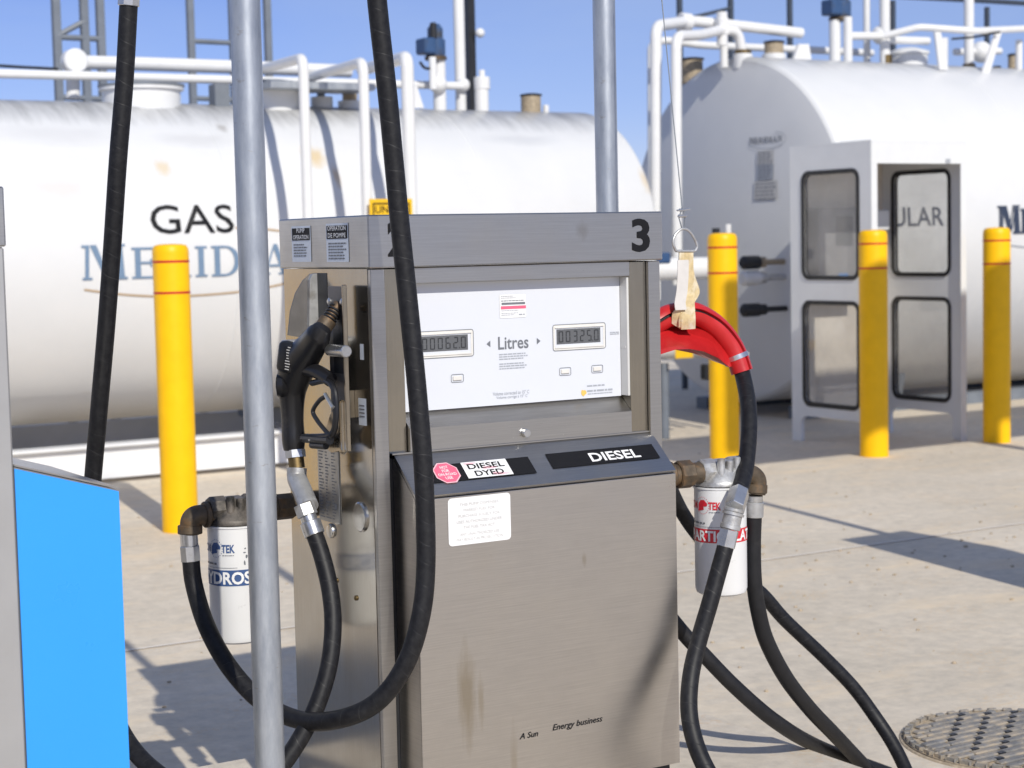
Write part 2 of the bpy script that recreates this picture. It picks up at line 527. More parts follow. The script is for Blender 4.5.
M['rubber_plain'] = paint('black_rubber', (0.012, 0.012, 0.014), 0.52, 0.35, var=0.25, nscale=40, dirt=(0.05, 0.047, 0.045), damt=(0.6, 0.9), dscale=14)
M['black_plastic'] = paint('black_plastic', (0.012, 0.012, 0.014), 0.32, var=0.2, dirt=(0.06, 0.055, 0.05), damt=(0.62, 0.9), dscale=18)
M['black_metal'] = paint('black_metal', (0.018, 0.019, 0.022), 0.4, var=0.1)
M['red_rubber'] = paint('red_moulded_rubber', (0.50, 0.016, 0.018), 0.36, var=0.08, nscale=30)
M['blue'] = paint('blue_panel_paint', (0.030, 0.315, 0.90), 0.28, var=0.02, nscale=4, dirt=(0.08, 0.35, 0.8), damt=(0.7, 0.95), dscale=50)
M['motor_blue'] = paint('motor_blue_paint', (0.035, 0.085, 0.20), 0.45, var=0.2, dirt=(0.05, 0.05, 0.05), damt=(0.5, 0.7), dscale=9)
M['rust'] = paint('rusty_pipe_fitting', (0.10, 0.075, 0.05), 0.55, var=0.35, nscale=40, dirt=(0.22, 0.12, 0.05), damt=(0.5, 0.75), dscale=30, metal=0.35, bmp=0.3)
M['zinc'] = paint('zinc_plated_fitting', (0.62, 0.62, 0.62), 0.28, var=0.15, nscale=30, dirt=(0.35, 0.34, 0.33), damt=(0.55, 0.8), dscale=30, metal=0.9)
M['cast'] = paint('cast_aluminium', (0.50, 0.50, 0.50), 0.45, var=0.15, nscale=30, dirt=(0.2, 0.17, 0.13), damt=(0.5, 0.75), dscale=20, metal=0.6, bmp=0.2)
M['cast_dirty'] = paint('dirty_cast_head', (0.16, 0.14, 0.12), 0.5, var=0.3, nscale=30, dirt=(0.03, 0.03, 0.03), damt=(0.45, 0.65), dscale=20, metal=0.4, bmp=0.2)
M['brass'] = paint('grimy_brass', (0.22, 0.155, 0.07), 0.45, var=0.3, nscale=40, metal=0.9, dirt=(0.06, 0.05, 0.04), damt=(0.5, 0.7), dscale=40)
M['tan_cap'] = paint('tan_vent_mesh', (0.36, 0.29, 0.20), 0.6, var=0.25, nscale=40)
M['grey_steel'] = paint('grey_painted_steel', (0.17, 0.19, 0.22), 0.5, var=0.1)
M['dark_steel'] = paint('dark_blue_grey_steel', (0.05, 0.065, 0.09), 0.5, var=0.1)
M['decal_black'] = plain('black_vinyl', (0.007, 0.007, 0.009), 0.55, 0.0, 0.25)
M['decal_white'] = plain('white_vinyl', (0.80, 0.80, 0.80), 0.4)
M['decal_grey'] = plain('pale_grey_print', (0.52, 0.51, 0.50), 0.5)
M['print_grey'] = plain('grey_print', (0.16, 0.17, 0.19), 0.5)
M['print_light'] = plain('light_grey_print', (0.36, 0.38, 0.42), 0.5)
M['decal_pink'] = plain('pink_print', (0.80, 0.13, 0.22), 0.45)
M['decal_pinkpale'] = plain('pale_pink_smear', (0.85, 0.50, 0.55), 0.45)
M['decal_red'] = plain('red_print', (0.62, 0.02, 0.035), 0.4)
M['decal_blue'] = plain('blue_print', (0.045, 0.095, 0.24), 0.4)
M['tank_blue'] = plain('slate_blue_lettering', (0.155, 0.235, 0.35), 0.5)
M['tank_navy'] = plain('navy_lettering', (0.035, 0.05, 0.09), 0.5)
M['gold'] = plain('tan_line', (0.46, 0.33, 0.20), 0.5)
M['sign_yellow'] = plain('sign_yellow', (0.80, 0.48, 0.01), 0.45)
M['display'] = paint('display_face', (0.66, 0.68, 0.73), 0.22, var=0.01)
M['lcd_frame'] = plain('cream_plastic', (0.72, 0.70, 0.66), 0.4)
M['lcd'] = plain('lcd_glass', (0.115, 0.12, 0.13), 0.18)
M['lcd_digit'] = plain('lcd_digit', (0.030, 0.032, 0.036), 0.3)
M['webbing'] = paint('tan_webbing', (0.60, 0.47, 0.26), 0.8, var=0.15, nscale=90, dirt=(0.75, 0.7, 0.58), damt=(0.45, 0.7), dscale=25, bmp=0.4)
M['tag'] = paint('white_fabric_tag', (0.60, 0.57, 0.54), 0.7, var=0.05, nscale=60)
M['plate'] = brushed('rating_plate_metal', (0.42, 0.43, 0.44), 0.35, (3, 3, 3))
M['label_blue'] = plain('pale_blue_label', (0.68, 0.73, 0.80), 0.45)
M['booth_in'] = paint('booth_inner_panel', (0.66, 0.60, 0.53), 0.5, var=0.05)
M['gasket'] = plain('black_gasket', (0.012, 0.012, 0.014), 0.5)
M['grey_box'] = paint('grey_equipment_box', (0.25, 0.25, 0.26), 0.45, var=0.06)
M['guard'] = paint('worn_dark_guard', (0.17, 0.16, 0.155), 0.5, var=0.2, nscale=12, metal=0.5, dirt=(0.28, 0.26, 0.24), damt=(0.55, 0.8), dscale=9)

# galvanised pipe
m = bpy.data.materials.new('galvanised_steel'); nt, bs = nodes(m)
v = coords(nt, (1, 1, 0.25)); n1 = noise(nt, v, 22, 8, 0.7)
r = ramp(nt, 0.35, 0.68, (0.34, 0.37, 0.42), (0.56, 0.59, 0.62)); nt.links.new(n1, r.inputs[0])
v2 = coords(nt, (1, 1, 3)); n2 = noise(nt, v2, 26, 5, 0.6)
r2 = ramp(nt, 0.66, 0.76, (0, 0, 0), (1, 1, 1)); nt.links.new(n2, r2.inputs[0])
c = mixc(nt, r2.outputs[0], r.outputs[0], (0.30, 0.27, 0.24))
nt.links.new(c, bs.inputs['Base Color']); bs.inputs['Metallic'].default_value = 0.72; bs.inputs['Roughness'].default_value = 0.42
bump(nt, bs, n1, 0.08, 0.003); M['galv'] = m

# tank paint: white with grime washed down from the top seam and scattered rust
def tank_paint(name, ztop, yc, stains=()):
    m = bpy.data.materials.new(name); nt, bs = nodes(m)
    v = coords(nt, (1, 1, 1)); vst = coords(nt, (5, 0.6, 0.6))
    base = ramp(nt, 0.3, 0.7, (0.665, 0.67, 0.675), (0.71, 0.71, 0.71)); nt.links.new(noise(nt, v, 2.0, 6), base.inputs[0])
    sx = nt.nodes.new('ShaderNodeSeparateXYZ'); nt.links.new(v, sx.inputs[0])
    mr = nt.nodes.new('ShaderNodeMapRange'); mr.inputs[1].default_value = ztop-0.30; mr.inputs[2].default_value = ztop
    nt.links.new(sx.outputs[2], mr.inputs[0])
    st = noise(nt, vst, 3.0, 8, 0.7)
    mu = nt.nodes.new('ShaderNodeMath'); mu.operation = 'MULTIPLY'; nt.links.new(mr.outputs[0], mu.inputs[0]); nt.links.new(st, mu.inputs[1])
    g = ramp(nt, 0.16, 0.55, (0, 0, 0), (0.95, 0.95, 0.95)); nt.links.new(mu.outputs[0], g.inputs[0])
    c = mixc(nt, g.outputs[0], base.outputs[0], (0.22, 0.22, 0.22))
    ru = ramp(nt, 0.72, 0.84, (0, 0, 0), (0.5, 0.5, 0.5)); nt.links.new(noise(nt, coords(nt, (1.0, 1, 0.55)), 1.7, 8, 0.66), ru.inputs[0])
    c = mixc(nt, ru.outputs[0], c, (0.62, 0.42, 0.20))
    sm = ramp(nt, 0.58, 0.85, (0, 0, 0), (0.35, 0.35, 0.35)); nt.links.new(noise(nt, coords(nt, (0.7, 1, 2.2)), 2.2, 7, 0.6), sm.inputs[0])
    c = mixc(nt, sm.outputs[0], c, (0.58, 0.56, 0.54))
    c = spots(nt, c, stains)
    nt.links.new(c, bs.inputs['Base Color']); bs.inputs['Roughness'].default_value = 0.36
    bump(nt, bs, noise(nt, v, 3.0, 3), 0.06, 0.02)
    return m

# wrapped hose: shallow spiral seams along the length
m = bpy.data.materials.new('wrapped_black_hose'); nt, bs = nodes(m)
tc = nt.nodes.new('ShaderNodeTexCoord'); sx = nt.nodes.new('ShaderNodeSeparateXYZ'); nt.links.new(tc.outputs['UV'], sx.inputs[0])
def math_(op, a, b=None):
    n = nt.nodes.new('ShaderNodeMath'); n.operation = op
    for i, x in enumerate((a, b)):
        if x is None: continue
        if isinstance(x, (int, float)): n.inputs[i].default_value = x
        else: nt.links.new(x, n.inputs[i])
    return n.outputs[0]
wob = math_('MULTIPLY', noise(nt, coords(nt), 7.0, 2), 0.9)
ph = math_('FRACT', math_('ADD', math_('ADD', math_('DIVIDE', sx.outputs[0], 0.046), sx.outputs[1]), wob))
seam = math_('SUBTRACT', 1.0, math_('MINIMUM', math_('MULTIPLY', ph, 22.0), 1.0))
grad = math_('MULTIPLY', ph, 0.3)
hgt = math_('SUBTRACT', grad, seam)
sc_n = noise(nt, coords(nt), 60, 5, 0.7)
rr = ramp(nt, 0.4, 0.75, (0.006, 0.006, 0.008), (0.019, 0.019, 0.021)); nt.links.new(sc_n, rr.inputs[0])
vis = ramp(nt, 0.45, 0.6, (0, 0, 0), (0.75, 0.75, 0.75)); nt.links.new(noise(nt, coords(nt), 9.0, 3), vis.inputs[0])
sm = math_('MULTIPLY', seam, vis.outputs[0])
c = mixc(nt, sm, rr.outputs[0], (0.046, 0.045, 0.045))
scf = ramp(nt, 0.70, 0.78, (0, 0, 0), (0.6, 0.6, 0.6)); nt.links.new(noise(nt, coords(nt), 34, 4, 0.6), scf.inputs[0])
c = mixc(nt, scf.outputs[0], c, (0.055, 0.052, 0.05))
nt.links.new(c, bs.inputs['Base Color']); bs.inputs['Roughness'].default_value = 0.52; bs.inputs['Specular IOR Level'].default_value = 0.35
bump(nt, bs, hgt, 0.4, 0.0009); M['rubber'] = m

# concrete
def concrete(name, lo, hi, sand, grit=0.25):
    m = bpy.data.materials.new(name); nt, bs = nodes(m)
    v = coords(nt)
    a = noise(nt, v, 0.55, 8, 0.62); b = noise(nt, v, 14, 8, 0.7)
    r = ramp(nt, 0.33, 0.68, lo, hi); nt.links.new(a, r.inputs[0])
    r2 = ramp(nt, 0.3, 0.7, (0.80, 0.80, 0.80), (1.10, 1.09, 1.07)); nt.links.new(b, r2.inputs[0])
    c = mixc(nt, 1.0, r.outputs[0], r2.outputs[0], 'MULTIPLY')
    sw = ramp(nt, 0.52, 0.72, (0, 0, 0), (1, 1, 1)); nt.links.new(noise(nt, coords(nt, (0.6, 1.5, 1)), 1.6, 9, 0.72), sw.inputs[0])
    c = mixc(nt, sw.outputs[0], c, sand)
    dk = ramp(nt, 0.60, 0.78, (0, 0, 0), (0.5, 0.5, 0.5)); nt.links.new(noise(nt, coords(nt, (1.0, 0.7, 1)), 0.9, 9, 0.7), dk.inputs[0])
    c = mixc(nt, dk.outputs[0], c, tuple(x*0.72 for x in lo))
    pk = ramp(nt, 0.73, 0.77, (0, 0, 0), (0.7, 0.7, 0.7)); nt.links.new(noise(nt, v, 26, 4, 0.6), pk.inputs[0])
    c = mixc(nt, pk.outputs[0], c, tuple(x*0.6 for x in lo))
    gr = noise(nt, v, 55, 3, 0.6)
    gm = ramp(nt, 0.50, 0.66, (0, 0, 0), (1, 1, 1)); nt.links.new(noise(nt, coords(nt, (0.8, 1.3, 1)), 2.6, 6, 0.65), gm.inputs[0])
    gt = ramp(nt, 0.50, 0.60, (0, 0, 0), (0.75, 0.75, 0.75)); nt.links.new(gr, gt.inputs[0])
    gx = nt.nodes.new('ShaderNodeMath'); gx.operation = 'MULTIPLY'; nt.links.new(gm.outputs[0], gx.inputs[0]); nt.links.new(gt.outputs[0], gx.inputs[1])
    c = mixc(nt, gx.outputs[0], c, tuple(x*y for x, y in zip(sand, (0.86, 0.80, 0.72))))
    nt.links.new(c, bs.inputs['Base Color']); bs.inputs['Roughness'].default_value = 0.85
    bs.inputs['Specular IOR Level'].default_value = 0.25
    bump(nt, bs, noise(nt, v, 120, 6, 0.75), grit, 0.004)
    return m
M['concrete'] = concrete('dusty_concrete', (0.60, 0.53, 0.43), (0.75, 0.665, 0.55), (0.77, 0.635, 0.46))
M['island'] = concrete('island_concrete', (0.58, 0.52, 0.435), (0.71, 0.635, 0.54), (0.72, 0.60, 0.46), 0.4)
M['iron'] = paint('cast_iron', (0.24, 0.23, 0.215), 0.5, var=0.3, nscale=20, dirt=(0.42, 0.35, 0.26), damt=(0.44, 0.62), dscale=22, metal=0.2, bmp=0.25)
M['sand'] = paint('sandy_dirt', (0.42, 0.34, 0.24), 0.9, var=0.25, nscale=60, bmp=0.5)

# glass
m = bpy.data.materials.new('window_glass'); nt, bs = nodes(m)
gl = nt.nodes.new('ShaderNodeBsdfGlossy'); gl.inputs['Roughness'].default_value = 0.02
tr = nt.nodes.new('ShaderNodeBsdfTransparent'); tr.inputs[0].default_value = (0.86, 0.86, 0.85, 1)
lw_ = nt.nodes.new('ShaderNodeLayerWeight'); lw_.inputs[0].default_value = 0.5
pw_ = nt.nodes.new('ShaderNodeMath'); pw_.operation = 'POWER'; pw_.inputs[1].default_value = 4.0; nt.links.new(lw_.outputs['Facing'], pw_.inputs[0])
fr = nt.nodes.new('ShaderNodeMapRange'); fr.inputs[3].default_value = 0.05; fr.inputs[4].default_value = 0.95; nt.links.new(pw_.outputs[0], fr.inputs[0])
mx = nt.nodes.new('ShaderNodeMixShader')
nt.links.new(fr.outputs[0], mx.inputs[0]); nt.links.new(tr.outputs[0], mx.inputs[1]); nt.links.new(gl.outputs[0], mx.inputs[2])
df_ = nt.nodes.new('ShaderNodeBsdfDiffuse'); df_.inputs[0].default_value = (0.75, 0.72, 0.68, 1)
dn_ = ramp(nt, 0.3, 0.8, (0.10, 0.10, 0.10), (0.26, 0.26, 0.26)); nt.links.new(noise(nt, coords(nt), 3.0, 6, 0.6), dn_.inputs[0])
mx2 = nt.nodes.new('ShaderNodeMixShader'); nt.links.new(dn_.outputs[0], mx2.inputs[0]); nt.links.new(mx.outputs[0], mx2.inputs[1]); nt.links.new(df_.outputs[0], mx2.inputs[2])
nt.links.new(mx2.outputs[0], nt.nodes['Material Output'].inputs[0]); M['glass'] = m

# ------------------------------------------------------------------ ground and island
b = B(); b.face(((-600, -600, 0), (600, -600, 0), (600, 600, 0), (-600, 600, 0)))
o = b.build('ground', M['concrete'], smooth=0, fix=False); o['kind'] = 'structure'
b = B(); b.span((-8, 2.93, -0.05), (3.1, 4.395, 0.15), 0.018)
o = b.build('kerb_island', M['island']); o['kind'] = 'structure'
# poured joints in the slab
b = B()
def joint(p, q, wd):
    p, q = Vector(p), Vector(q); d = (q-p).normalized().cross(Vector((0, 0, 1)))*wd/2
    b.face((p-d, p+d, q+d, q-d))
joint((-20, 6.452, 0.004), (30, 6.452, 0.004), 0.020)
o = b.build('ground_joints', paint('joint_sealant', (0.78, 0.72, 0.64), 0.8, bmp=0), smooth=0, fix=False); o['kind'] = 'structure'
# loose grit
b = B(); rg = random.Random(3)
for i in range(420):
    x, y = rg.uniform(1.4, 9.5), rg.uniform(4.5, 10.5)
    if rg.random() < 0.35: x, y = rg.gauss(5.2, 1.2), rg.gauss(6.0, 0.8)
    r_ = rg.uniform(0.002, 0.009)*(1.8 if rg.random() < 0.08 else 1)
    bmesh.ops.create_icosphere(b.bm, subdivisions=1, radius=r_, matrix=Matrix.Translation((x, y, r_*0.4)) @ Matrix.Diagonal((1.3, 1, 0.7, 1)))
o = b.build('gravel', M['sand'], smooth=0); o['kind'] = 'stuff'; o['label'] = 'loose sandy grit scattered over the concrete'

# ------------------------------------------------------------------ main fuel pump
PX0, PX1, PY, PYB = 1.784, 2.563, 3.5, 3.945
YF = 3.402
pump = Thing('fuel_pump', 'stainless steel pump numbered 3 with white display and DIESEL decals, centre of photo', 'fuel pump', (2.17, 3.67, 0.15), 'stainless fuel pumps on the islands')
P = pump.part
# cabinet: side panels, back, outer posts
b = B()
b.span((PX0, PY+0.002, 0.17), (PX0+0.012, PYB-0.008, 1.449))
b.span((PX1-0.014, PY+0.002, 0.17), (PX1-0.002, PYB-0.008, 1.449))
b.span((PX0+0.013, PYB-0.02, 0.17), (PX1-0.015, PYB-0.008, 1.449))
cab = P('side_panel', b, M['steel_side'])
for xa, xb in ((PX0+0.001, PX0+0.036), (PX1-0.036, PX1-0.003)):
    P('corner_post', B().span((xa, PY-0.012, 0.17), (xb, PY+0.0015, 1.4485), 0.0015), M['steel'])
P('inner_post', B().span((PX0+0.04, PY+0.012, 1.04), (PX0+0.091, PY+0.06, 1.447)), M['steel_strip'])
P('inner_post', B().span((2.478, PY+0.0, 1.04), (2.5255, PY+0.06, 1.447)), M['steel_strip'])
b = B(); b.span((PX0+0.037, PY+0.006, 0.17), (PX1-0.037, PY+0.011, 1.03)); b.span((PX0+0.013, PY+0.062, 1.0), (PX1-0.015, PY+0.08, 1.449))
P('inner_cavity', b, M['black_metal'])
b = B(); b.span((PX0+0.03, YF+0.04, 0.152), (PX1-0.03, PYB-0.03, 0.26))
P('plinth', b, M['black_metal'])
# header
b = B(); b.span((PX0-0.004, PY-0.016, 1.4505), (PX1+0.004, PYB+0.004, 1.566), 0.003)
b.span((PX0+0.09, PY-0.004, 1.4135), (2.478, PY+0.05, 1.4495), 0.002)
hdr = P('header', b, M['steel'])
hy = PY-0.016
front = lambda y: (lambda u, v, h: Vector((u, y-h, v)))
side = lambda x: (lambda u, v, h: Vector((x-h, u, v)))        # u = Y; text must run towards -Y
b = B().flat(shift(fit_text('3', 0.052, 0.079, 0.03), 2.503, 1.510), front(hy-0.0012))
P('number_decal', b, M['decal_black'], hdr, smooth=0)
b = B().flat(shift(fit_text('2', 0.052, 0.079, 0.03), 1.853, 1.514), front(hy-0.0012))
P('number_decal', b, M['decal_black'], hdr, smooth=0)
# stains on the header
def blob(cx, cy, rx, ry, seed, n=26, amp=0.25):
    q = random.Random(seed); ph_ = [q.uniform(0, 6.28) for _ in range(4)]
    vs = []
    for i in range(n):
        a = 2*math.pi*i/n
        k = 1+amp*(math.sin(2*a+ph_[0])*0.6+math.sin(3*a+ph_[1])*0.5+math.sin(5*a+ph_[2])*0.3)
        vs.append((cx+rx*k*math.cos(a), cy+ry*k*math.sin(a)))
    return [(vs, [tuple(range(n))])]
# side labels of the header
sx_ = PX0-0.004
sidemap = lambda off: (lambda u, v, h: Vector((sx_-off-h, u, v)))
def sidelabel(yc, zc, wd, ht, lines, rows, seed):
    """label on the left header face; reading direction runs towards the front (-Y)"""
    f = lambda off: (lambda u, v, h: Vector((sx_-off-h, yc-u, zc+v)))
    lab = P('operation_label', B().flat(rrect(-wd/2, -ht/2, wd/2, ht/2, 0.002), f(0.001)), M['label_blue'], hdr, smooth=0)
    k = B().flat(rect(-wd/2+0.004, ht*0.10, wd/2-0.004, ht/2-0.005), f(0.0016))
    P('label_heading_panel', k, M['decal_black'], hdr, smooth=0)
    t = B()
    t.flat(shift(fit_text(lines[0], wd*(0.42 if len(lines[0]) < 5 else 0.82), ht*0.12, 0.012), 0, ht*0.375), f(0.0022))
    t.flat(shift(fit_text(lines[1], wd*0.80, ht*0.12, 0.012), 0, ht*0.19), f(0.0022))
    P('label_heading', t, M['decal_white'], hdr, smooth=0)
    q = random.Random(seed); g = B()
    for i in range(rows):
        g.flat(greek_line(-wd*0.40, wd*q.uniform(0.1, 0.42), ht*0.0-i*ht*0.078-ht*0.02, ht*0.036, q), f(0.0016))
    P('label_print', g, M['print_grey'], hdr, smooth=0)
sidelabel(3.823, 1.507, 0.104, 0.083, ('PUMP', 'OPERATION'), 5, 1)
sidelabel(3.634, 1.508, 0.112, 0.086, ('OPERATION', 'DE POMPE'), 6, 2)
# display recess
yd = 3.53
b = B(); b.span((1.8775, yd, 1.128), (2.4705, yd+0.012, 1.4125))
disp = P('display_panel', b, M['display'])
b = B(); b.span((2.4715, PY+0.002, 1.13), (2.4775, yd+0.02, 1.4125)); b.span((2.4707, yd-0.022, 1.243), (2.4725, yd-0.002, 1.249))
P('display_jamb', b, paint('pale_jamb', (0.60, 0.59, 0.57), 0.35))
df = lambda off: (lambda u, v, h: Vector((u, yd-off-h, v)))
def lcd(cx, cz, txt):
    wd, ht = 0.150, 0.062
    fr_ = B().flat(rframe(cx-wd/2, cz-ht/2, cx+wd/2, cz+ht/2, 0.006, 0.0016), df(0.0012))
    P('display_outline', fr_, M['print_grey'], disp, smooth=0)
    k = B()
    k.flat(rframe(cx-wd/2+0.0016, cz-ht/2+0.0016, cx+wd/2-0.0016, cz+ht/2-0.0016, 0.004, 0.0055), df(0.0008))
    for (x0, z0, x1, z1) in ((cx-wd/2+0.006, cz-ht/2+0.006, cx+wd/2-0.006, cz-ht/2+0.0085), (cx-wd/2+0.006, cz+ht/2-0.0085, cx+wd/2-0.006, cz+ht/2-0.006)):
        k.span((x0, yd-0.003, z0), (x1, yd-0.0002, z1))
    P('display_bezel', k, M['lcd_frame'], disp, smooth=0)
    P('display_screen', B().flat(rect(cx-0.064, cz-0.0155, cx+0.060, cz+0.0195), df(0.0006)), M['lcd'], disp, smooth=0)
    dg, tot = seg7(txt, 0.0125, 0.026, 0.0024, 0.0075)
    P('display_digits', B().flat(shift(dg, cx-0.002-tot/2, cz-0.011), df(0.0012)), M['lcd_digit'], disp, smooth=0)
lcd(1.989, 1.275, '00062.0')
lcd(2.353, 1.275, '00325.0')
t = B()
t.flat(shift(fit_text('Litres', 0.082, 0.0295, 0.012), 2.170, 1.270), df(0.001))
P('lettering', t, M['print_grey'], disp, smooth=0)
for tri in ([(2.098, 1.270), (2.108, 1.2625), (2.108, 1.2775)], [(2.244, 1.270), (2.234, 1.2775), (2.234, 1.2625)]):
    P('arrow_mark', B().flat([(tri, [(0, 1, 2)])], df(0.001)), M['print_grey'], disp, smooth=0)
t = B(); q = random.Random(5)
for i in range(3): t.flat(greek_line(2.131, 2.131+q.uniform(0.06, 0.078), 1.244-i*0.0055, 0.0024, q), df(0.001))
for i in range(3): t.flat(greek_line(2.131, 2.131+q.uniform(0.066, 0.08), 1.222-i*0.0055, 0.0024, q), df(0.001))
P('small_print', t, M['print_light'], disp, smooth=0)
t = B()
t.flat(shift(fit_text('Volume corrected to 15\u00b0 C', 0.098, 0.0085), 2.161, 1.1545), df(0.001))
t.flat(shift(fit_text('Volume corrig\u00e9 \u00e0 15\u00b0 C', 0.084, 0.0085), 2.163, 1.1445), df(0.001))
for i, (u, v) in enumerate(((2.372, 1.153),)): t.flat(greek_line(u, u+0.05, v+0.004, 0.0034, q), df(0.001))
t.flat(greek_line(2.372, 2.445, 1.145, 0.0040, q), df(0.001)); t.flat(greek_line(2.374, 2.444, 1.138, 0.0022, q), df(0.001))
t.flat(greek_line(2.441, 2.4665, 1.281, 0.0022, q), df(0.001)); t.flat(greek_line(2.441, 2.4665, 1.277, 0.0022, q), df(0.001))
P('small_print', t, M['print_light'], disp, smooth=0)
P('emblem', B().flat(blob(2.362, 1.1415, 0.0065, 0.008, 4), df(0.001)), paint('emblem_gold', (0.75, 0.5, 0.12), 0.5), disp, smooth=0)
for cx, cz in ((2.019, 1.196), (1.905, 1.199), (2.311, 1.195), (2.402, 1.196)):
    k = B().flat(rframe(cx-0.0165, cz-0.0095, cx+0.0165, cz+0.0095, 0.004, 0.0012), df(0.0012))
    P('button_outline', k, M['print_grey'], disp, smooth=0)
    k = B(); k.span((cx-0.012, yd-0.004, cz-0.005), (cx+0.011, yd-0.0005, cz+0.006), 0.0015)
    P('button', k, M['lcd_frame'], disp)
# approval sticker on the display
st = P('approval_sticker', B().flat(rrect(2.135, 1.327, 2.206, 1.381, 0.003), df(0.0012)), M['decal_white'], disp, smooth=0)
t = B(); t.flat(rect(2.140, 1.3575, 2.2035, 1.3625), df(0.0018)); t.flat(greek_line(2.139, 2.20, 1.3665, 0.0018, q), df(0.0018))
P('sticker_print', t, M['print_grey'], disp, smooth=0)
t = B()
for v in (1.377, 1.373, 1.344, 1.338, 1.334): t.flat(greek_line(2.139, 2.139+q.uniform(0.03, 0.06), v, 0.0014, q), df(0.0018))
t.flat(greek_line(2.186, 2.202, 1.334, 0.003, q), df(0.0018))
P('sticker_print', t, M['print_light'], disp, smooth=0)
P('sticker_band', B().flat(rect(2.138, 1.3475, 2.2055, 1.3545), df(0.0018)), M['decal_pink'], disp, smooth=0)
# sill below the display, lock, ledge
b = B()
b.prism([(1.8775, yd+0.012, 1.127), (1.8775, PY-0.002, 1.0925), (1.8775, PY-0.002, 1.0425), (1.8775, yd+0.012, 1.0425)], (2.4775-1.8775, 0, 0))
sill = P('display_sill', b, M['steel'], smooth=0)
b = B(); b.cyl((2.177, PY-0.0025, 1.0625), (2.177, PY-0.013, 1.0625), 0.0095, 20, 0.001)
lk = P('lock', b, M['zinc'], sill)
# shelf and lower panel
TH = 0.004
b = B()
b.prism([(1.836, PY-0.002, 1.0385), (1.836, PY-0.002, 1.0305), (1.836, YF+0.0045, 0.9485), (1.836, YF-0.0005, 0.9555)], (2.5345-1.836, 0, 0))
b.span((1.83, PY-0.006, 1.0390), (2.541, PY+0.01, 1.0422))
shelf = P('sloped_shelf', b, M['steel'], smooth=0)
b = B()
b.span((1.836, YF, 0.25), (2.5345, YF+0.0035, 0.9478), 0.001)
b.prism([(1.836, PY+0.004, 1.030), (1.836, YF+0.0045, 0.9475), (1.836, YF+0.004, 0.25), (1.836, PY+0.004, 0.25)], (0.004, 0, 0))
b.prism([(2.5305, PY+0.004, 1.030), (2.5305, YF+0.0045, 0.9475), (2.5305, YF+0.004, 0.25), (2.5305, PY+0.004, 0.25)], (0.004, 0, 0))
lower = P('lower_panel', b, M['steel_panel'], smooth=0)
# map for the slope
s_dir = Vector((0, YF-PY, 0.9555-1.0385)); s_len = s_dir.length; s_dir.normalize()
s_nrm = Vector((0, s_dir.z, -s_dir.y)); s_nrm = -s_nrm if s_nrm.z < 0 else s_nrm
s0 = Vector((0, PY-0.002, 1.0385))
sl = lambda off: (lambda u, v, h: Vector((u, 0, 0))+s0+s_dir*((1-v)*s_len)+s_nrm*(off+h))
tv = lambda t_: 1-t_
P('decal_strip', B().flat(rect(1.875, tv(0.73), 2.162, tv(0.33)), sl(0.001)), M['decal_black'], shelf, smooth=0)
P('decal_strip', B().flat(rect(2.2105, tv(0.67), 2.512, tv(0.31)), sl(0.001)), M['decal_black'], shelf, smooth=0)
t = B(); t.flat(shift(fit_text('DIESEL', 0.140, 0.215, 0.022), 2.392, tv(0.50)), sl(0.0016))
P('lettering', t, M['decal_white'], shelf, smooth=0)
P('decal_plate', B().flat(rect(1.984, tv(0.71), 2.101, tv(0.33)), sl(0.0016)), M['decal_white'], shelf, smooth=0)
t = B(); t.flat(shift(fit_text('DIESEL', 0.094, 0.125, 0.016), 2.043, tv(0.445)), sl(0.0026)); t.flat(shift(fit_text('DYED', 0.074, 0.125, 0.016), 2.043, tv(0.615)), sl(0.0026))
P('lettering', t, M['decal_black'], shelf, smooth=0)
t = B(); t.flat(blob(2.005, tv(0.37), 0.014, 0.025, 8), sl(0.0021)); t.flat(blob(2.048, tv(0.50), 0.018, 0.03, 9), sl(0.0021)); t.flat(blob(2.068, tv(0.66), 0.022, 0.03, 10), sl(0.0021))
P('pink_smear', t, M['decal_pinkpale'], shelf, smooth=0)
oc = [(1.938+0.033*math.cos(R(22.5+45*k)), tv(0.53)+0.033/s_len*math.sin(R(22.5+45*k))) for k in range(8)]
oc2 = [(1.938+0.030*math.cos(R(22.5+45*k)), tv(0.53)+0.030/s_len*math.sin(R(22.5+45*k))) for k in range(8)]
P('octagon_decal', B().flat([(oc, [tuple(range(8))])], sl(0.0016)), M['decal_pinkpale'], shelf, smooth=0)
P('octagon_decal', B().flat([(oc2, [tuple(range(8))])], sl(0.0021)), M['decal_pink'], shelf, smooth=0)
t = B()
for i, (s_, wd) in enumerate((('NOT', 0.020), ('FOR', 0.018), ('ON-ROAD', 0.046), ('USE', 0.018))):
    t.flat(shift(fit_text(s_, wd, 0.062, 0.01), 1.937, tv(0.405+i*0.083)), sl(0.0026))
P('lettering', t, M['decal_white'], shelf, smooth=0)
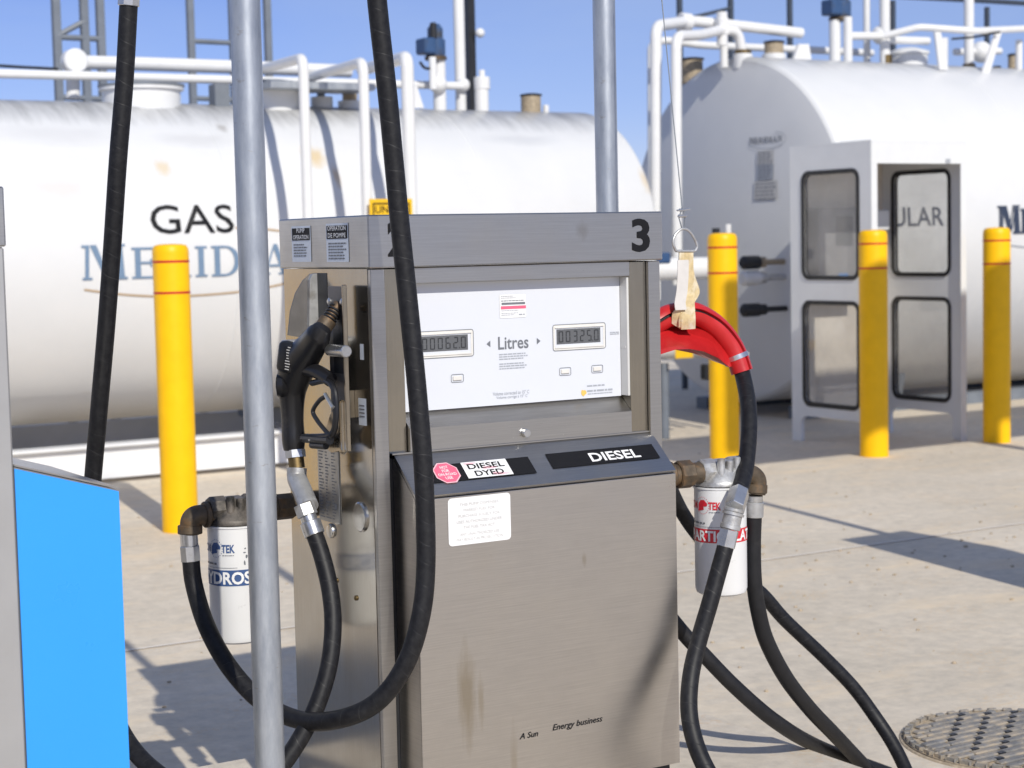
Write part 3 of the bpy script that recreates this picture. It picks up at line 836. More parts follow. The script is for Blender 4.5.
# white notice on the lower panel
pf = lambda off: (lambda u, v, h: Vector((u, YF-off-h, v)))
P('notice_sticker', B().flat(rrect(1.914, 0.839, 2.074, 0.9475-0.003, 0.009), pf(0.001)), M['decal_white'], lower, smooth=0)
t = B()
nl = ('THIS PUMP DISPENSES', 'MARKED FUEL FOR', 'PURCHASE SOLELY FOR', 'USES AUTHORIZED UNDER', 'THE FUEL TAX ACT.')
for i, (s_, wd) in enumerate(zip(nl, (0.100, 0.080, 0.106, 0.116, 0.082))):
    t.flat(shift(fit_text(s_, wd, 0.0062), 1.993, 0.9285-i*0.0127), pf(0.0016))
for i, (s_, wd) in enumerate((('ANY UNAUTHORIZED USE', 0.102), ('MAY RESULT IN PROSECUTION', 0.120))):
    t.flat(shift(fit_text(s_, wd, 0.0062, 0, 0.2), 1.993, 0.8625-i*0.0115), pf(0.0016))
P('notice_print', t, M['decal_grey'], lower, smooth=0)
t = B(); t.flat(shift(fit_text('A Sun', 0.050, 0.0135, 0.008, 0.3), 2.110, 0.387), pf(0.001))
P('lettering', t, M['decal_black'], lower, smooth=0); t = B()
t.flat(shift(fit_text('Energy business', 0.138, 0.0185, 0.008, 0.3), 2.243, 0.391), pf(0.001))
P('lettering', t, M['decal_black'], lower, smooth=0)
# left side: rating plate, plugs, stickers, holster
sp = lambda off: (lambda u, v, h: Vector((PX0-off-h, u, v)))
b = B(); b.span((PX0-0.003, 3.667, 0.868), (PX0-0.0003, 3.775, 1.055), 0.0008)
rp = P('rating_plate', b, M['plate'])
t = B(); q = random.Random(9)
for i in range(24):
    z = 1.045-i*0.0072
    for y0 in (3.768, 3.735, 3.702):
        wd = q.uniform(0.008, 0.026)
        t.flat([([(y0, z), (y0-wd, z), (y0-wd, z-0.0026), (y0, z-0.0026)], [(0, 1, 2, 3)])], sp(0.0036))
t.flat([([(3.690, 0.915), (3.678, 0.915), (3.678, 0.900), (3.690, 0.900)], [(0, 1, 2, 3)])], sp(0.0036))
P('plate_print', t, M['print_grey'], rp, smooth=0)
for (y, z, r_) in ((3.565, 0.898, 0.034), (3.718, 0.848, 0.017)):
    b = B(); b.lathe([(r_, 0), (r_, 0.003), (r_*0.9, 0.006), (r_*0.5, 0.007), (0, 0.007)], (PX0, y, z), (-1, 0, 0), 28)
    P('hole_plug', b, M['steel_bright'])
for (y, z) in ((3.70, 0.735), (3.60, 0.71)):
    b = B(); b.lathe([(0.006, 0), (0.006, 0.003), (0.003, 0.005), (0, 0.005)], (PX0, y, z), (-1, 0, 0), 12)
    P('screw', b, M['brass'])
lab = P('inspection_sticker', B().flat([([(3.560, 1.165), (3.522, 1.165), (3.522, 1.105), (3.560, 1.105)], [(0, 1, 2, 3)])], sp(0.001)), M['label_blue'], smooth=0)
t = B()
for i in range(4): t.flat([([(3.556, 1.15-i*0.008), (3.53, 1.15-i*0.008), (3.53, 1.147-i*0.008), (3.556, 1.147-i*0.008)], [(0, 1, 2, 3)])], sp(0.0016))
P('sticker_print', t, M['print_grey'], lab, smooth=0)
t = B(); t.flat([([(3.545, 1.285), (3.527, 1.285), (3.527, 1.250), (3.545, 1.250)], [(0, 1, 2, 3)])], sp(0.001))
P('inspection_sticker', t, M['label_blue'], smooth=0)
# holster: curved scuff guard and bracket
gy = 3.765
out = [(PX0-0.001, 1.440), (PX0-0.012, 1.438), (PX0-0.03, 1.424), (PX0-0.05, 1.395), (PX0-0.064, 1.355), (PX0-0.072, 1.30), (PX0-0.001, 1.285)]
b = B(); b.prism([(x, gy, z) for x, z in out], (0, 0.004, 0))
gd = P('nozzle_guard', b, M['guard'], smooth=0)
b = B(); b.prism([(PX0-0.001, gy-0.014, 1.439), (PX0-0.013, gy-0.014, 1.437), (PX0-0.020, gy-0.014, 1.425), (PX0-0.026, gy-0.014, 1.29), (PX0-0.001, gy-0.014, 1.29)], (0, 0.0135, 0))
P('guard_flange', b, M['cast'], gd, smooth=0)
b = B(); b.box((PX0-0.048, gy-0.016, 1.281), (0.085, 0.042, 0.018), 0.006, None, 3)
P('guard_foot', b, M['cast'], gd)
b = B(); b.span((PX0-0.034, 3.542, 1.10), (PX0-0.0305, 3.632, 1.412), 0.002)
br = P('holster_bracket', b, M['guard'])
P('boot_dark_sheet', B().span((PX0-0.0012, 3.702, 1.275), (PX0-0.0002, 3.755, 1.44)), M['black_metal'], smooth=0)  # flat black sheet, no recess cut; the darkness is put into its colour
b = B(); b.span((PX0-0.044, 3.535, 1.05), (PX0-0.0335, 3.5415, 1.416), 0.0015); b.span((PX0-0.0335, 3.58, 1.12), (PX0-0.0005, 3.59, 1.18))
b.span((PX0-0.060, 3.5355, 1.045), (PX0-0.0445, 3.5410, 1.165), 0.006)
P('bracket_flange', b, M['steel_brown'], br)
b = B(); b.span((PX0-0.0351, 3.560, 1.22), (PX0-0.0343, 3.606, 1.372), 0.0)
P('holster_slot', b, M['black_metal'], br)
for y in (3.556, 3.620):
    b = B(); b.lathe([(0.008, 0), (0.008, 0.003), (0.004, 0.006), (0, 0.006)], (PX0-0.034, y, 1.378), (-1, 0, 0), 14)
    P('bolt', b, M['zinc'], br)
b = B(); b.cyl((PX0-0.052, 3.592, 1.272), (PX0-0.052, 3.508, 1.272), 0.0135, 22, 0.002)
P('roller', b, M['zinc'], br)
b = B(); b.prism([(PX0-0.036, y-0.074, z) for y, z in ((3.66, 1.045), (3.70, 1.055), (3.70, 1.075), (3.66, 1.13), (3.62, 1.15), (3.61, 1.055))], (-0.022, 0, 0))
P('lower_hook', b, M['steel_brown'], br, smooth=0)

# ------------------------------------------------------------------ fuel nozzle in the holster
def nz(px, py, X): return atx(px, py, X)
XN = PX0-0.075
noz = Thing('fuel_nozzle', 'black fuel nozzle hanging in the holster on the left side of the pump', 'fuel nozzle', nz(295, 400, XN))
tip = atx(339, 304, PX0-0.030)
neck = nz(321, 331, XN)
pth = smoothpath([tip, tip.lerp(neck, 0.5), neck], 0.004)
b = B(); b.tube(pth, 0.0135, 18)
spt = noz.part('spout', b, M['rust'])
hel = []
L_ = (neck-tip).length; ax = (neck-tip).normalized(); u_ = ax.orthogonal().normalized(); v_ = ax.cross(u_)
for i in range(140):
    t_ = i/139; a = t_*2*math.pi*6
    hel.append(tip+ax*(0.01+t_*(L_*0.62))+(u_*math.cos(a)+v_*math.sin(a))*0.0155)
b = B(); b.tube(hel, 0.0021, 6)
noz.part('spout_spring', b, M['black_metal'], spt)
b = B(); b.tube([neck-ax*0.030, neck+ax*0.004], 0.0195, 20)
noz.part('collar', b, M['rust'])
bd = [(neck-ax*0.002, 0.022), (neck+ax*0.008, 0.027), (nz(312, 345, XN), 0.033), (nz(303, 357, XN), 0.039), (nz(296, 371, XN), 0.041), (nz(292.5, 386, XN), 0.035), (nz(292, 400, XN), 0.029), (nz(292.5, 420, XN), 0.0255), (nz(293.5, 440, XN), 0.0265), (nz(294, 450, XN), 0.0235)]
pts4 = smoothpath([Vector((*p, r_)) for p, r_ in bd], 0.005)
b = B(); b.tube([p.xyz for p in pts4], [p.w for p in pts4], 22)
body = noz.part('handle_body', b, M['black_plastic'])
# side pad with worn print, and the round cap towards the road
c0 = nz(288, 357, XN-0.030)
rotn = Matrix.Rotation(R(31), 4, 'Z') @ Matrix.Rotation(R(10), 4, 'X')
b = B(); b.box(c0, (0.034, 0.046, 0.072), 0.013, rotn, 3)
pad = noz.part('hand_pad', b, M['black_plastic'])
b = B(); b.tube([nz(292, 384, XN), nz(279, 385, XN-0.035), nz(277, 385, XN-0.039)], [0.028, 0.0285, 0.024], 24)
noz.part('valve_cap', b, M['black_plastic'])
b = B(); b.tube(smoothpath([nz(304, 368, XN), nz(318, 372, XN+0.01), nz(331, 380, XN+0.02)], 0.005), 0.016, 14)
noz.part('lever_bracket', b, M['black_plastic'])
# lever guard loop and trigger
lg = smoothpath([nz(312, 383, XN+0.005), nz(326, 381, XN+0.01), nz(334, 390, XN+0.01), nz(336, 412, XN+0.008), nz(334, 430, XN+0.005), nz(327, 436, XN), nz(306, 437, XN)], 0.004)
b = B(); b.tube(lg, 0.0072, 10)
noz.part('lever_guard', b, M['black_plastic'])
tr_ = smoothpath([nz(326, 396, XN), nz(319, 401, XN), nz(313, 411, XN), nz(317, 420, XN), nz(324, 429, XN), nz(331, 437, XN)], 0.004)
b = B(); b.tube(tr_, 0.0050, 10)
lev = noz.part('trigger_lever', b, M['black_metal'])
b = B(); b.tube([nz(325, 394, XN), nz(333, 408, XN)], 0.0046, 10)
noz.part('latch_spring', b, M['zinc'], lev)
b = B(); b.tube([nz(304, 438, XN), nz(330, 440, XN)], 0.0105, 10); b.tube([nz(312, 445, XN), nz(326, 446, XN)], 0.008, 10)
noz.part('lever_rest', b, M['black_plastic'])
b = B(); b.lathe([(0.0024, 0), (0.0024, 0.002), (0, 0.002)], nz(309.5, 440, XN-0.011), (-1, -0.3, 0), 10)
noz.part('rivet', b, M['zinc'])
# swivel
s1_, s2_, s3_ = nz(295, 450, XN), nz(297, 468, XN), nz(297, 478, XN-0.003)
b = B(); b.cyl(s1_, s1_.lerp(s2_, 0.42), 0.0235, 6); sw = noz.part('swivel_nut', b, M['zinc'], smooth=20)
b = B(); b.tube([s1_.lerp(s2_, 0.4), s2_], 0.0185, 18); noz.part('swivel_stem', b, M['brass'])
e_ = nz(309, 507, XN-0.010)
b = B(); b.tube(smoothpath([s2_, s3_, s3_.lerp(e_, 0.4), e_], 0.005), 0.0225, 20); noz.part('swivel_elbow', b, M['cast'])
# print on the pad
pm = Matrix.Translation(c0) @ rotn
q = random.Random(21); t = B()
for i in range(9):
    zz = 0.026-i*0.0062; wd = q.uniform(0.010, 0.020)
    t.face([pm @ Vector((-0.0176, -0.014-0.0+wd/2, zz)), pm @ Vector((-0.0176, -0.014-wd/2+0.004, zz)), pm @ Vector((-0.0176, -0.014-wd/2+0.004, zz-0.0022)), pm @ Vector((-0.0176, -0.014+wd/2, zz-0.0022))])
noz.part('worn_print', t, M['decal_grey'], pad, smooth=0)

# ------------------------------------------------------------------ hoses
def hose(name, label, pts, r_, end0=None, end1=None, mat='rubber', cat='fuel hose'):
    """pts are world points; couplings are little turned fittings at the ends"""
    path = smoothpath(pts)
    t = Thing(name, label, cat, path[len(path)//2])
    t.part('rubber_hose', B().tube(path, r_, 20), M[mat])
    for which, e in ((0, end0), (-1, end1)):
        if not e: continue
        a = path[which]; d = (path[0]-path[3]) if which == 0 else (path[-1]-path[-4])
        d = d.normalized()
        for (o0, o1, rr_, seg, mt) in e:
            t.part('coupling', B().cyl(a+d*o0, a+d*o1, rr_, seg, 0.0012), M[mt], smooth=20)
    return t, path
# nozzle hose
D0 = (nz(309, 507, XN-0.010)-EYE).dot(_fw)
hp = [atd(313, 530, D0-0.02), atd(322, 556, D0-0.03), atd(330, 590, D0-0.05), atd(333, 625, D0-0.07), atd(329, 665, D0-0.09), atd(317, 705, D0-0.11), atd(298, 742, D0-0.13), atd(272, 778, D0-0.15), atd(235, 815, D0-0.17), atd(190, 840, D0-0.16)]
hose('delivery_hose', 'black wrapped hose hanging from the nozzle at the left side of the pump', hp, 0.0195,
     [(-0.012, 0.020, 0.0235, 24, 'zinc'), (0.020, 0.034, 0.0185, 24, 'zinc'), (0.034, 0.062, 0.0235, 6, 'cast')])
# big looping hose in front of the pump down to the left filter
hp = [atd(364, -190, 3.62), atd(370, -90, 3.64), atd(377, 0, 3.67), atd(388, 100, 3.70), atd(399, 215, 3.73), atd(409, 310, 3.75), atd(418, 400, 3.76), atd(424, 480, 3.77), atd(426, 560, 3.78),
      atd(421, 615, 3.78), atd(405, 665, 3.79), atd(377, 702, 3.81), atd(340, 719, 3.84), atd(300, 720, 3.93), atd(262, 702, 4.02), atd(230, 668, 4.08), atd(207, 627, 4.12), atd(194, 585, 4.15), atd(190.5, 556, 4.15)]
hose('supply_hose', 'black hose crossing the pump front and looping up to the blue banded filter', hp, 0.0204,
     None, [(-0.012, 0.024, 0.0235, 8, 'zinc'), (0.024, 0.060, 0.0205, 24, 'zinc')])
# hose hanging behind the blue panel
hp = [atd(128.6, 5, 3.86), atd(124.5, 80, 3.88), atd(118, 160, 3.90), atd(112, 250, 3.94), atd(106, 330, 3.98), atd(99, 410, 4.03), atd(92, 490, 4.08), atd(88, 560, 4.10), atd(90, 630, 4.10), atd(104, 690, 4.08), atd(128, 742, 4.02), atd(160, 775, 3.95), atd(205, 800, 3.88)]
hose('drop_hose', 'black hose hanging from above behind the blue panel at the left', hp, 0.0198,
     [(-0.002, 0.030, 0.0245, 8, 'zinc'), (0.030, 0.10, 0.0205, 24, 'zinc')])
# saddle hose on the right with the breakaway coupling
sadp = [at(640, 350, 3.64), at(648, 330, 3.63), at(662, 319, 3.62), at(676, 314, 3.62), at(692, 313, 3.62), at(706, 319, 3.62), at(719, 329, 3.61), at(730, 343, 3.60), at(737, 357, 3.59), at(742, 372, 3.58)]
hp = [at(612, 520, 3.72), at(616, 440, 3.68), at(626, 385, 3.66)] + sadp + [atd(748, 402, 4.50), atd(749, 432, 4.44), atd(745.5, 468, 4.37), atd(739, 493, 4.31)]
hs, pth_r = hose('saddle_hose', 'short black hose draped over the red saddle at the right side of the pump', hp, 0.0205,
     None, [(-0.006, 0.052, 0.0255, 6, 'zinc')])
d = (pth_r[-1]-pth_r[-4]).normalized()
a0 = pth_r[-1]+d*0.052
a1 = atd(729.5, 530, 4.27); a2 = atd(726, 547, 4.25)
bk_ = Thing('breakaway_coupling', 'silver grey breakaway coupling between two hoses in front of the red banded filter', 'coupling', a0)
d2 = (a1-a0).normalized()
bk_.part('coupling_body', B().lathe([(0.021, 0), (0.0245, 0.002), (0.0245, 0.008), (0.0225, 0.010), (0.0225, 0.040), (0.0245, 0.041), (0.0245, 0.050), (0.021, 0.052)], a0, d2, 26), M['cast'])
bk_.part('coupling_ring', B().lathe([(0.0262, 0.011), (0.0262, 0.017)], a0, d2, 26), M['cast'])
a3 = a0+d2*0.053
bk_.part('hex_nut', B().cyl(a3, a3+d2*0.042, 0.0242, 6, 0.0012), M['zinc'], smooth=20)
a4 = a3+d2*0.044
Dm = (a4-EYE).dot(_fw)
hp = [a4-d2*0.01, atd(717, 577, Dm-0.01), atd(709, 606, Dm-0.02), atd(699, 640, Dm-0.03), atd(691, 675, Dm-0.05), atd(689, 710, Dm-0.08), atd(695, 742, Dm-0.11), atd(708, 772, Dm-0.14), atd(728, 800, Dm-0.15), atd(760, 822, Dm-0.13)]
hose('whip_hose', 'black hose hanging below the breakaway coupling beside the pump front', hp, 0.0205)
# hose below the right filter's elbow
hp = [atd(754, 512, 4.44), atd(753, 545, 4.45), atd(754, 580, 4.46), atd(758.5, 612, 4.48), atd(767, 642, 4.51), atd(786, 678, 4.57), atd(810, 709, 4.66), atd(833, 733, 4.78), atd(851, 752, 4.90), atd(872, 775, 4.98), atd(890, 800, 5.0)]
hose('outlet_hose', 'smooth black hose dropping from the elbow of the red banded filter', hp, 0.0200,
     [(-0.012, 0.026, 0.0235, 24, 'cast'), (0.026, 0.042, 0.0205, 20, 'zinc')], None, 'rubber_plain')
# hose from behind the pump out to the right foreground
hp = [at(640, 430, 3.78), atd(662, 470, 4.60), atd(682, 512, 4.66), atd(704, 542, 4.71), atd(734, 571, 4.76), atd(762, 594, 4.80), atd(785, 620, 4.84), atd(823, 656, 4.88), atd(853, 687, 4.90), atd(875, 716.5, 4.90), atd(893, 744, 4.87), atd(907, 773, 4.82), atd(917, 805, 4.74)]
hose('long_hose', 'wrapped black hose arching to the right toward the round iron cover', hp, 0.0185)
# low hose lying over the island edge
hp = [at(640, 560, 3.78), atd(660, 602, 4.45), atd(684, 634, 4.46), atd(704, 655, 4.47), atd(731, 683, 4.50), atd(762, 711, 4.55), atd(785, 728, 4.62), atd(803, 739, 4.72), atd(826, 750, 4.88), atd(860, 763, 5.02), atd(890, 774, 5.08)]
hose('low_hose', 'lowest black hose running from behind the pump down over the island edge', hp, 0.0190, None, None, 'rubber_plain')

# ------------------------------------------------------------------ red saddle and its hanger
sad = Thing('hose_saddle', 'red rubber saddle arching over the hose at the right side of the pump', 'hose saddle', at(700, 330, 3.62))
arc = smoothpath(sadp, 0.006)
# open sleeve: 300 degree C section with a slit on the outer right edge
def sleeve(path, r_o, r_i, a0, a1, n=22):
    b = B(); prev = None
    yax = Vector((0, 1, 0))
    for i, p in enumerate(path):
        t_ = (path[min(i+1, len(path)-1)]-path[max(i-1, 0)]).normalized()
        up_ = -yax.cross(t_).normalized()
        side_ = t_.cross(up_)
        ring = []
        for rr_ in (r_o, r_i):
            for k in range(n+1):
                a = R(a0+(a1-a0)*k/n)
                ring.append(b.bm.verts.new(p+up_*math.cos(a)*rr_+side_*math.sin(a)*rr_))
        if prev:
            m_ = n+1
            for k in range(n):
                b.bm.faces.new((prev[k], prev[k+1], ring[k+1], ring[k]))
                b.bm.faces.new((prev[m_+k], ring[m_+k], ring[m_+k+1], prev[m_+k+1]))
            for k in (0, n):
                b.bm.faces.new((prev[k], ring[k], ring[m_+k], prev[m_+k]))
        else:
            first_ = ring
        prev = ring
    m_ = n+1
    for rg_ in (first_, prev):
        for k in range(n): b.bm.faces.new((rg_[k], rg_[k+1], rg_[m_+k+1], rg_[m_+k]))
    return b
sad.part('sleeve', sleeve(arc, 0.0285, 0.0212, 84, 426), M['red_rubber'])
web = [at(652, 338, 3.622), at(662, 326, 3.622), at(676, 320, 3.622), at(692, 319, 3.622), at(706, 325, 3.622), at(718, 336, 3.612), at(728, 350, 3.60), at(734, 366, 3.595), at(729, 367, 3.565), at(718, 358, 3.54), at(704, 351.5, 3.52), at(690, 349, 3.515), at(676, 349.5, 3.515), at(660, 354.5, 3.52), at(645, 362, 3.53)]
sad.part('web', B().prism(web, (0, 0.012, 0)), M['red_rubber'], smooth=50)
i0 = int(len(arc)*0.90); pc = arc[i0]; tcl = (arc[i0+1]-arc[i0-1]).normalized()
b = B(); b.tube([pc-tcl*0.006, pc+tcl*0.006], 0.0298, 26)
clp = sad.part('hose_clamp', b, M['zinc'])
b = B(); b.box(pc+Vector((0.031, -0.002, 0.006)), (0.010, 0.012, 0.014), 0.002)
sad.part('clamp_screw', b, M['zinc'], clp)

hang = Thing('hose_hanger', 'thin steel cable with ring and tan webbing strap holding the red saddle', 'hose hanger', at(683, 240, 3.60))
yh = 3.595
ctop = at(655, -70, 3.72); cbot = at(682, 207, yh)
b = B(); b.tube([ctop, ctop.lerp(cbot, 0.5), cbot], 0.0014, 8); b.tube([cbot, at(679, 218, yh), at(682, 229, yh)], 0.0015, 8); b.tube([cbot, at(685, 218, yh), at(684, 229, yh)], 0.0015, 8)
hang.part('cable', b, M['grey_steel'])
b = B()
b.box(at(682, 210, yh), (0.018, 0.010, 0.007), 0.002); b.box(at(682, 216, yh), (0.022, 0.010, 0.008), 0.002)
b.tube([at(677, 210.5, yh-0.004), at(690, 209, yh-0.004)], 0.0022, 8); b.tube([at(678, 216.5, yh-0.004), at(687, 215.5, yh-0.004)], 0.0024, 8)
hang.part('cable_clip', b, M['zinc'])
dr = smoothpath([at(676, 251, yh), at(673, 243, yh), at(675, 235, yh), at(680, 230, yh), at(684, 229, yh), at(689, 231, yh), at(694, 238, yh), at(697, 246, yh), at(695, 251, yh)], 0.003)
b = B(); b.tube(dr, 0.0034, 10); b.tube([at(676, 251, yh), at(695, 251, yh)], 0.0034, 10)
hang.part('ring', b, M['cast'])
def ribbon(pts, wd, th=0.0018, wdir=(1, 0, 0)):
    b = B(); wv = Vector(wdir)*wd/2
    P_ = smoothpath(pts, 0.006)
    pr = None
    for i, p in enumerate(P_):
        t_ = (P_[min(i+1, len(P_)-1)]-P_[max(i-1, 0)]).normalized()
        nv = t_.cross(Vector(wdir)).normalized()*th
        ring = [b.bm.verts.new(p-wv-nv), b.bm.verts.new(p+wv-nv), b.bm.verts.new(p+wv+nv), b.bm.verts.new(p-wv+nv)]
        if pr:
            for k in range(4): b.bm.faces.new((pr[k], pr[(k+1) % 4], ring[(k+1) % 4], ring[k]))
        else: b.bm.faces.new(ring[::-1])
        pr = ring
    b.bm.faces.new(pr); return b
hang.part('strap', ribbon([at(686, 251, yh+0.002), at(686, 270, yh+0.003), at(687, 290, yh), at(687, 300, yh-0.012), at(688, 318, yh-0.018), at(688, 329, yh-0.010)], 0.044), M['webbing'])
hang.part('strap', ribbon([at(687, 251, yh+0.010), at(691, 275, yh+0.020), at(696, 292, yh+0.010), at(690, 304, yh-0.010), at(683, 316, yh-0.014), at(682, 327, yh-0.006)], 0.030, 0.0016, (0.9, 0.3, 0)), M['webbing'])
hang.part('strap', ribbon([at(690, 300, yh-0.013), at(684, 308, yh-0.018), at(677, 316, yh-0.012), at(676, 326, yh)], 0.034, 0.0018, (0.8, 0, -0.45)), M['webbing'])
tg = hang.part('paper_tag', ribbon([at(683, 260, yh-0.004), at(683, 272, yh-0.010), at(682, 290, yh-0.016), at(680, 303, yh-0.022), at(681, 310, yh-0.026)], 0.034, 0.0008), M['tag'])

# ------------------------------------------------------------------ poles
b = B(); p_ = atd(258, 400, 3.6); lean = 0.004
b.tube([Vector((p_.x, p_.y, 0.151)), Vector((p_.x, p_.y, 1.6)), Vector((p_.x, p_.y, 3.6))], 0.0302, 32)
single('support_pole', b, M['galv'], 'galvanised steel pole standing in front of the pump at its left', 'pole', (p_.x, p_.y, 0.15), 'galvanised poles carrying the hoses')
p2_ = atd(606.5, 160, 4.82)
b = B(); b.tube([Vector((p2_.x, p2_.y, 0.151)), Vector((p2_.x, p2_.y, 1.6)), Vector((p2_.x, p2_.y, 3.6))], 0.0302, 32)
single('support_pole', b, M['galv'], 'galvanised steel pole rising from behind the pump header', 'pole', (p2_.x, p2_.y, 0.15), 'galvanised poles carrying the hoses')

# ------------------------------------------------------------------ filters
def canister(T, c, ztop, zbot, r_, band_mat, txt_mat, word, face_az, brand_off, band_off, zb, bh, zl, scuff=False):
    """spin-on filter; face_az is the compass angle (from -Y towards -X) the print faces"""
    b = B()
    h = ztop-zbot
    b.lathe([(0, 0), (r_*0.82, 0.001), (r_*0.95, 0.006), (r_, 0.016), (r_, h-0.006), (r_*1.035, h-0.005), (r_*1.035, h-0.001), (r_*0.9, h)], (c.x, c.y, zbot), (0, 0, 1), 48)
    can = T.part('canister', b, paint('filter_white_'+word.lower(), (0.74, 0.74, 0.74), 0.36, var=0.02, dirt=(0.30, 0.29, 0.28), damt=(0.64, 0.84), dscale=22, bmp=0.04))
    cm = lambda off: (lambda u, v, hh: Vector((c.x, c.y, 0)) + Vector((math.sin(u/r_-face_az), -math.cos(u/r_-face_az), 0))*(r_+off+hh) + Vector((0, 0, v)))
    T.part('band', B().flat(rect(-0.15, zb, 0.15, zb+bh, 40), cm(0.0008)), band_mat, can, fix=False)
    t = B(); t.flat(shift(fit_text(word, 0.210 if word == 'HYDROSORB' else 0.20, bh*0.80, 0.03), band_off, zb+bh/2), cm(0.0018))
    T.part('lettering', t, M['decal_white'], can, smooth=0)
    t = B(); t.flat(shift(fit_text('TEK', 0.031, 0.019, 0.03), brand_off+0.030, zl), cm(0.0013)); t.flat(shift(fit_text('CIM', 0.031, 0.019, 0.03), brand_off-0.036, zl), cm(0.0013))
    # toothed round emblem with a dark profile shape
    t.flat([([(brand_off-0.016, zl-0.014), (brand_off+0.002, zl-0.010), (brand_off+0.001, zl-0.002), (brand_off+0.011, zl-0.001), (brand_off+0.012, zl+0.005), (brand_off+0.003, zl+0.014), (brand_off-0.008, zl+0.013), (brand_off-0.015, zl+0.004)], [tuple(range(8))])], cm(0.0013))
    for k in range(22):
        a = 2*math.pi*k/22; ca, sa = math.cos(a), math.sin(a)
        t.flat([([(brand_off-0.002+0.0175*ca-0.0008*sa, zl+0.0195*sa+0.0008*ca), (brand_off-0.002+0.0175*ca+0.0008*sa, zl+0.0195*sa-0.0008*ca), (brand_off-0.002+0.0195*ca+0.0008*sa, zl+0.0215*sa-0.0008*ca), (brand_off-0.002+0.0195*ca-0.0008*sa, zl+0.0215*sa+0.0008*ca)], [(0, 1, 2, 3)])], cm(0.0013))
    T.part('logo', t, txt_mat, can, smooth=0)
    t = B(); q = random.Random(len(word))
    t.flat(greek_line(brand_off+0.016, brand_off+0.045, zl-0.0155, 0.0016, q), cm(0.0013)); t.flat(greek_line(brand_off-0.045, brand_off+0.005, zb+bh+0.014, 0.004, q), cm(0.0013)); t.flat(rect(brand_off-0.05, zb+bh+0.005, brand_off+0.05, zb+bh+0.0058, 12), cm(0.0013))
    if scuff:
        for k in range(16):
            u = q.uniform(0.02, 0.08); z = q.uniform(zb+bh+0.01, ztop-0.02); t.flat(blob(u, z, q.uniform(0.001, 0.003), q.uniform(0.001, 0.006), k, 9), cm(0.0013))
    T.part('small_print', t, M['print_grey'], can, smooth=0)
    return can

def head(T, c, ztop, r_, mat, flip=1):
    """cast filter head: round base, hexagonal body with lugs"""
    b = B()
    b.lathe([(r_*1.02, 0.0), (r_*1.02, 0.008), (r_*0.98, 0.012), (r_*0.62, 0.040), (r_*0.5, 0.043)], (c.x, c.y, ztop+0.001), (0, 0, 1), 36)
    b.cyl((c.x-r_*1.0, c.y, ztop+0.036), (c.x-r_*0.35, c.y, ztop+0.036), 0.030, 8, 0.003)
    b.cyl((c.x+r_*0.35, c.y, ztop+0.036), (c.x+r_*1.0, c.y, ztop+0.036), 0.030, 8, 0.003)
    for k, (dx, dy) in enumerate(((-0.022, -0.034), (0.002, -0.036), (0.026, -0.034))):
        b.cyl((c.x+dx, c.y+dy, ztop+0.020), (c.x+dx, c.y+dy, ztop+0.068-0.006*(k == 1)), 0.0095, 12, 0.002)
    b.box((c.x, c.y, ztop+0.045), (0.055, 0.06, 0.03), 0.005)
    return T.part('filter_head', b, mat)

cl = Vector((1.618, 3.892, 0))
fl = Thing('fuel_filter', 'white canister filter with blue HYDROSORB band, hung at the left of the pump', 'fuel filter', (cl.x, cl.y, 0.585), 'spin-on filters beside the pump')
canister(fl, cl, 0.862, 0.584, 0.063, M['decal_blue'], M['decal_blue'], 'HYDROSORB', R(23), -0.046, 0.001, 0.724, 0.037, 0.811, True)
head(fl, cl, 0.8625, 0.063, M['cast_dirty'])
b = B(); zz = 0.79
el = [Vector((cl.x-0.050, cl.y, 0.797)), Vector((cl.x-0.085, cl.y, 0.797)), atd(190, 520, 4.15)+Vector((0, 0.0, 0.0)), atd(190, 545, 4.15)]
el = [Vector((cl.x-0.055, cl.y, 0.888)), Vector((cl.x-0.090, cl.y-0.002, 0.888)), atd(190, 522, 4.15), atd(190, 539, 4.15)]
b.tube(bent([el[0], Vector((atd(190, 522, 4.15).x, el[0].y, 0.888)), atd(190, 533, 4.15)], 0.045, 8), 0.0240, 20)
b.cyl(atd(190, 525, 4.15), atd(190, 534, 4.15), 0.0285, 20, 0.002); b.cyl((cl.x-0.075, cl.y, 0.888), (cl.x-0.064, cl.y, 0.888), 0.0305, 20, 0.002)
fl.part('elbow', b, M['rust'])
b = B(); b.cyl((cl.x+0.055, cl.y, 0.888), (PX0+0.02, cl.y, 0.888), 0.024, 20); b.cyl((cl.x+0.105, cl.y, 0.888), (cl.x+0.15, cl.y, 0.888), 0.031, 8, 0.002)
fl.part('inlet_pipe', b, M['rust'])

cr = Vector((2.705, 3.452, 0))
fr_ = Thing('fuel_filter', 'white canister filter with red PARTICULATE band, hung at the right of the pump', 'fuel filter', (cr.x, cr.y, 0.63), 'spin-on filters beside the pump')
canister(fr_, cr, 0.900, 0.632, 0.0635, M['decal_red'], M['decal_red'], 'PARTICULATE', R(38), -0.044, 0.007, 0.766, 0.033, 0.856)
head(fr_, cr, 0.901, 0.0635, M['cast'])
b = B(); b.cyl((cr.x-0.30, cr.y+0.03, 0.934), (cr.x-0.06, cr.y+0.0, 0.934), 0.026, 20); b.cyl((cr.x-0.125, cr.y+0.008, 0.934), (cr.x-0.085, cr.y+0.004, 0.934), 0.034, 8, 0.003); b.cyl((cr.x-0.175, cr.y+0.016, 0.934), (cr.x-0.135, cr.y+0.01, 0.934), 0.033, 20, 0.004)
fr_.part('inlet_pipe', b, M['rust'])
e0 = atd(757, 478, 4.44); e1 = atd(755, 494, 4.44)
